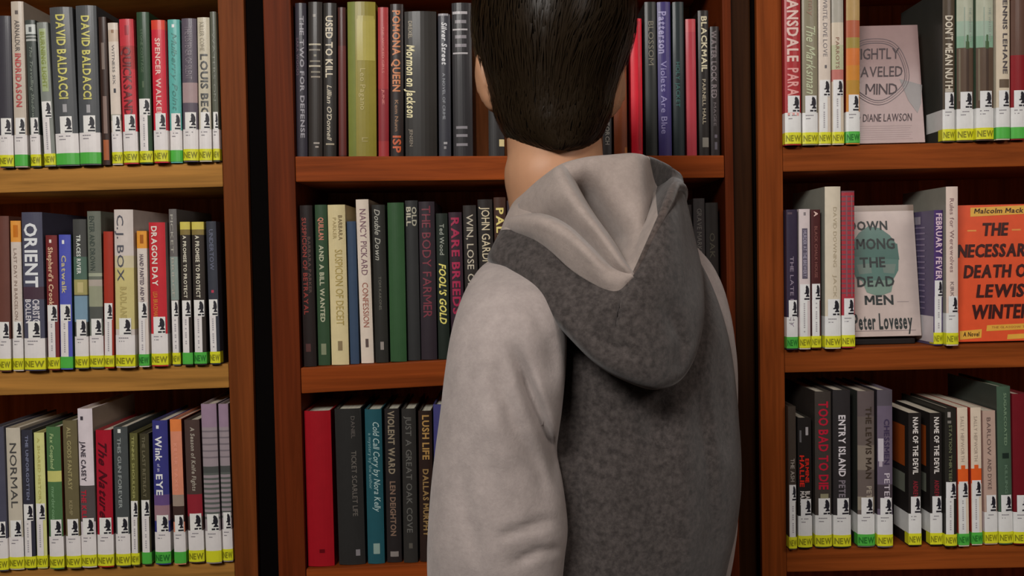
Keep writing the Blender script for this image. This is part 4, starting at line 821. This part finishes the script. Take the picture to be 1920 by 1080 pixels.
# seam where the sleeve meets the back
def tube(name, pts, r, m, parent, n=8, k=6, taper=0):
    p = crom([Vector(q) for q in pts], k); vs = []
    for i, c in enumerate(p):
        d = (p[min(i + 1, len(p) - 1)] - p[max(i - 1, 0)]).normalized(); s = d.cross(Vector((0, 1, 0))).normalized(); u = s.cross(d)
        for j in range(n): a = 2 * math.pi * j / n; vs.append(c + (s * math.cos(a) + u * math.sin(a)) * r * (min(1, .2 + i / taper) if taper else 1) - PL)
    fs = [(i * n + j, i * n + (j + 1) % n, (i + 1) * n + (j + 1) % n, (i + 1) * n + j) for i in range(len(p) - 1) for j in range(n)]
    fs += [tuple(range(n)), tuple(range((len(p) - 1) * n, len(p) * n))]
    return fixn(mesh(name, vs, fs, m, parent, smooth=True))
# --- right sleeve, only its edge shows past the back
SR = [ring(*r) for r in ((445, 1262, 1290, 1.12, .02), (462, 1245, 1303, 1.12, .04), (500, 1225, 1334, 1.12, .055), (560, 1215, 1360, 1.12, .062), (640, 1220, 1375, 1.12, .064), (720, 1225, 1381, 1.12, .064),
      (850, 1230, 1378, 1.125, .062), (960, 1232, 1380, 1.13, .062), (1020, 1230, 1375, 1.13, .06), (1068, 1225, 1367, 1.135, .06), (1110, 1222, 1358, 1.14, .058))]
SR += fore(SR[-1][0], hR, SR[-1][1].length)
loft('sleeve', SR, light, person, 72, 6, (), .003)
for s_, h_, e_ in ((-1, hL, eL), (1, hR, eR)):
    d = (h_ - e_).normalized(); v = Vector((0, -d.z, abs(d.y))).normalized()
    loft('cuff', [(e_.lerp(h_, t), Vector((r, 0, 0)), v * r) for t, r in ((.84, .036), (.86, .040), (1.0, .035), (1.01, .031))], dark_, person, 32, 3)
# --- hood: inside (mostly light) down to the rim, outside (dark) below it
HD = [
 [(1100, 470, 1.16), (1090, 445, 1.175), (1085, 450, 1.18), (1080, 462, 1.185), (1078, 480, 1.185), (1080, 500, 1.18), (1090, 510, 1.15)],
 [(1010, 450, 1.135), (992, 418, 1.145), (984, 428, 1.15), (976, 444, 1.15), (970, 462, 1.15), (968, 484, 1.145), (990, 500, 1.13)],
 [(978, 425, 1.10), (966, 388, 1.05), (951, 410, 1.02), (941, 434, 1.00), (927, 462, .985), (918, 487, .985), (945, 505, 1.05)],
 [(1000, 400, 1.09), (990, 359, 1.0), (985, 398, .975), (976, 436, .955), (952, 478, .94), (960, 512, .94), (985, 530, 1.01)],
 [(1025, 380, 1.07), (1020, 333, .975), (1030, 393, .945), (1024, 460, .92), (1001, 515, .905), (1012, 566, .905), (1035, 575, .98)],
 [(1055, 360, 1.05), (1055, 310, .96), (1078, 400, .93), (1076, 506, .893), (1052, 565, .878), (1062, 622, .878), (1082, 630, .95)],
 [(1095, 350, 1.04), (1098, 299, .955), (1125, 410, .935), (1126, 536, .876), (1112, 610, .862), (1118, 676, .862), (1132, 680, .94)],
 [(1140, 350, 1.04), (1142, 295, .96), (1160, 420, .935), (1160, 545, .87), (1165, 630, .852), (1172, 706, .856), (1178, 706, .93)],
 [(1190, 350, 1.05), (1192, 291, .975), (1203, 405, .94), (1187, 516, .873), (1208, 630, .856), (1228, 722, .862), (1228, 716, .93)],
 [(1236, 400, 1.06), (1216, 297, 1.0), (1230, 352, 1.03), (1236, 415, .898), (1256, 600, .874), (1276, 700, .885), (1272, 700, .94)],
 [(1258, 400, 1.08), (1240, 308, 1.035), (1250, 338, 1.07), (1255, 374, .925), (1284, 545, .90), (1306, 640, .91), (1300, 650, .96)],
 [(1272, 420, 1.10), (1262, 324, 1.06), (1266, 336, 1.045), (1267, 350, .965), (1294, 480, .94), (1318, 560, .95), (1310, 575, .99)],
 [(1282, 430, 1.14), (1276, 345, 1.09), (1280, 352, 1.07), (1281, 364, 1.02), (1297, 440, 1.02), (1304, 480, 1.03), (1296, 490, 1.07)],
 [(1225, 440, 1.15), (1245, 395, 1.16), (1250, 400, 1.165), (1255, 412, 1.165), (1262, 440, 1.165), (1262, 470, 1.16), (1240, 490, 1.14)],
 [(1130, 470, 1.17), (1140, 445, 1.19), (1140, 450, 1.195), (1140, 462, 1.20), (1140, 480, 1.20), (1138, 500, 1.19), (1128, 510, 1.16)]]
KU, KV = 10, 10
rows = [crom([P(*q) for q in col], KV) for col in HD]            # per control column, dense down the rows
nv = len(rows[0]); grid = []
for r in range(nv): grid.append(crom([rows[c][r] for c in range(len(rows))], KU))
nu = len(grid[0]); flat = [grid[r][c] for r in range(nv) for c in range(nu)]
def fade(v): return True
folds(flat, [([(1076, 326), (1108, 384), (1144, 438), (1174, 476)], 27, .060), ([(1000, 392), (1050, 412), (1100, 448), (1140, 484)], 24, .045), ([(1166, 558), (1156, 600), (1154, 622)], 3, .006), ([(1240, 560), (1275, 640), (1270, 700)], 14, .008), ([(1210, 300), (1226, 360), (1230, 405)], 4, -.004),
             ([(1120, 640), (1180, 660)], 14, .006), ([(960, 470), (1040, 540)], 16, -.003)], noise=.004)
mi = []; fs = []
for r in range(nv - 1):
    for c in range(nu - 1):
        fs.append((r * nu + c, r * nu + c + 1, (r + 1) * nu + c + 1, (r + 1) * nu + c))
        mi.append(1 if r >= 3 * KV or c >= 9 * KU else 0)  # charcoal on the right-hand inside paints the shade of the hood opening
def patch_rows(st, ku=8, kv=6):
    cols = [crom([P(*q) for q in s], kv) for s in st]; m_ = len(cols[0])
    g = [crom([c[r] for c in cols], ku) for r in range(m_)]; w_ = len(g[0]); n0 = len(flat)
    for row in g: flat.extend(row)
    for r in range(m_ - 1):
        for c in range(w_ - 1): fs.append((n0 + r * w_ + c, n0 + r * w_ + c + 1, n0 + (r + 1) * w_ + c + 1, n0 + (r + 1) * w_ + c)); mi.append(0)
patch_rows([   # rolled ridge between the two deep folds
 [(978, 400, 1.04), (1004, 368, 1.02), (1027, 346, 1.0), (1048, 330, .995), (1064, 326, 1.01)],
 [(974, 384, .995), (1000, 352, .972), (1025, 331, .955), (1047, 315, .948), (1066, 312, .985)],
 [(985, 412, .99), (1010, 390, .955), (1040, 364, .920), (1067, 350, .912), (1082, 352, .965)],
 [(1025, 430, .975), (1050, 414, .935), (1077, 398, .898), (1099, 396, .896), (1110, 400, .952)],
 [(1075, 467, .945), (1100, 456, .908), (1122, 446, .880), (1137, 447, .880), (1147, 452, .93)],
 [(1130, 502, .915), (1145, 498, .882), (1158, 492, .868), (1167, 492, .871), (1175, 497, .905)],
 [(1172, 522, .89), (1178, 520, .876), (1183, 518, .871), (1187, 516, .872), (1191, 516, .89)]])
patch_rows([   # lower fold that laps over the ridge
 [(960, 408, 1.0), (956, 413, .975), (948, 424, .982), (941, 435, 1.002)],
 [(990, 404, .972), (985, 411, .935), (980, 428, .940), (976, 439, .955)],
 [(1024, 404, .955), (1020, 413, .908), (1020, 438, .908), (1024, 462, .918)],
 [(1068, 424, .935), (1061, 433, .890), (1068, 468, .885), (1076, 508, .891)],
 [(1110, 462, .915), (1102, 470, .872), (1112, 502, .869), (1126, 538, .874)],
 [(1153, 499, .893), (1145, 507, .870), (1152, 526, .865), (1160, 547, .868)],
 [(1188, 511, .885), (1184, 514, .871), (1186, 517, .868), (1188, 519, .871)]])
hood = mesh('hood', [v - PL for v in flat], fs, [lining, dark_], person, mi, smooth=True)
so = hood.modifiers.new('thickness', 'SOLIDIFY'); so.thickness = .004; so.offset = 0
rim = [grid[3 * KV][c] + Vector((0, -.002, 0)) for c in range(7 * KU + 6, nu - KU)]
tube('hood_hem', rim[::5], .0055, mat((82, 72, 68), .95, .92, 0, 'fleece'), hood, 12, 4, 22)
# --- trousers and shoes
bt = bmesh.new()
for s in (-1, 1):
    hp = pv + rt_ * s * .085; kn = Vector((hp.x, hp.y, .49)) + rt_ * s * .012; an = Vector((kn.x, kn.y, .06)) - fw * .02
    rr = [(pv + rt_ * s * .06 + Vector((0, 0, .03)), Vector((.12, 0, 0)), Vector((0, .12, 0))), (hp + Vector((0, 0, -.1)), Vector((.10, 0, 0)), Vector((0, .105, 0))), (hp.lerp(kn, .5), Vector((.088, 0, 0)), Vector((0, .09, 0))), (kn, Vector((.068, 0, 0)), Vector((0, .07, 0))),
          (kn.lerp(an, .5), Vector((.064, 0, 0)), Vector((0, .066, 0))), (an, Vector((.062, 0, 0)), Vector((0, .066, 0)))]
    loft('trouser_leg', rr, denim, person, 40, 4, (), .004)
    c = an + Vector((0, 0, -.06)); pts = []
    ring_ = []
    for t, wd, ht in ((-.085, .028, .05), (-.07, .036, .075), (-.02, .042, .085), (.05, .045, .07), (.12, .048, .055), (.165, .042, .045), (.19, .026, .03)):
        ring_.append((c + fw * t + Vector((0, 0, ht * .5 + .001)), rt_ * wd, Vector((0, 0, ht * .5))))
    loft('shoe', ring_, mat((60, 58, 60), 1, .6), person, 32, 4)
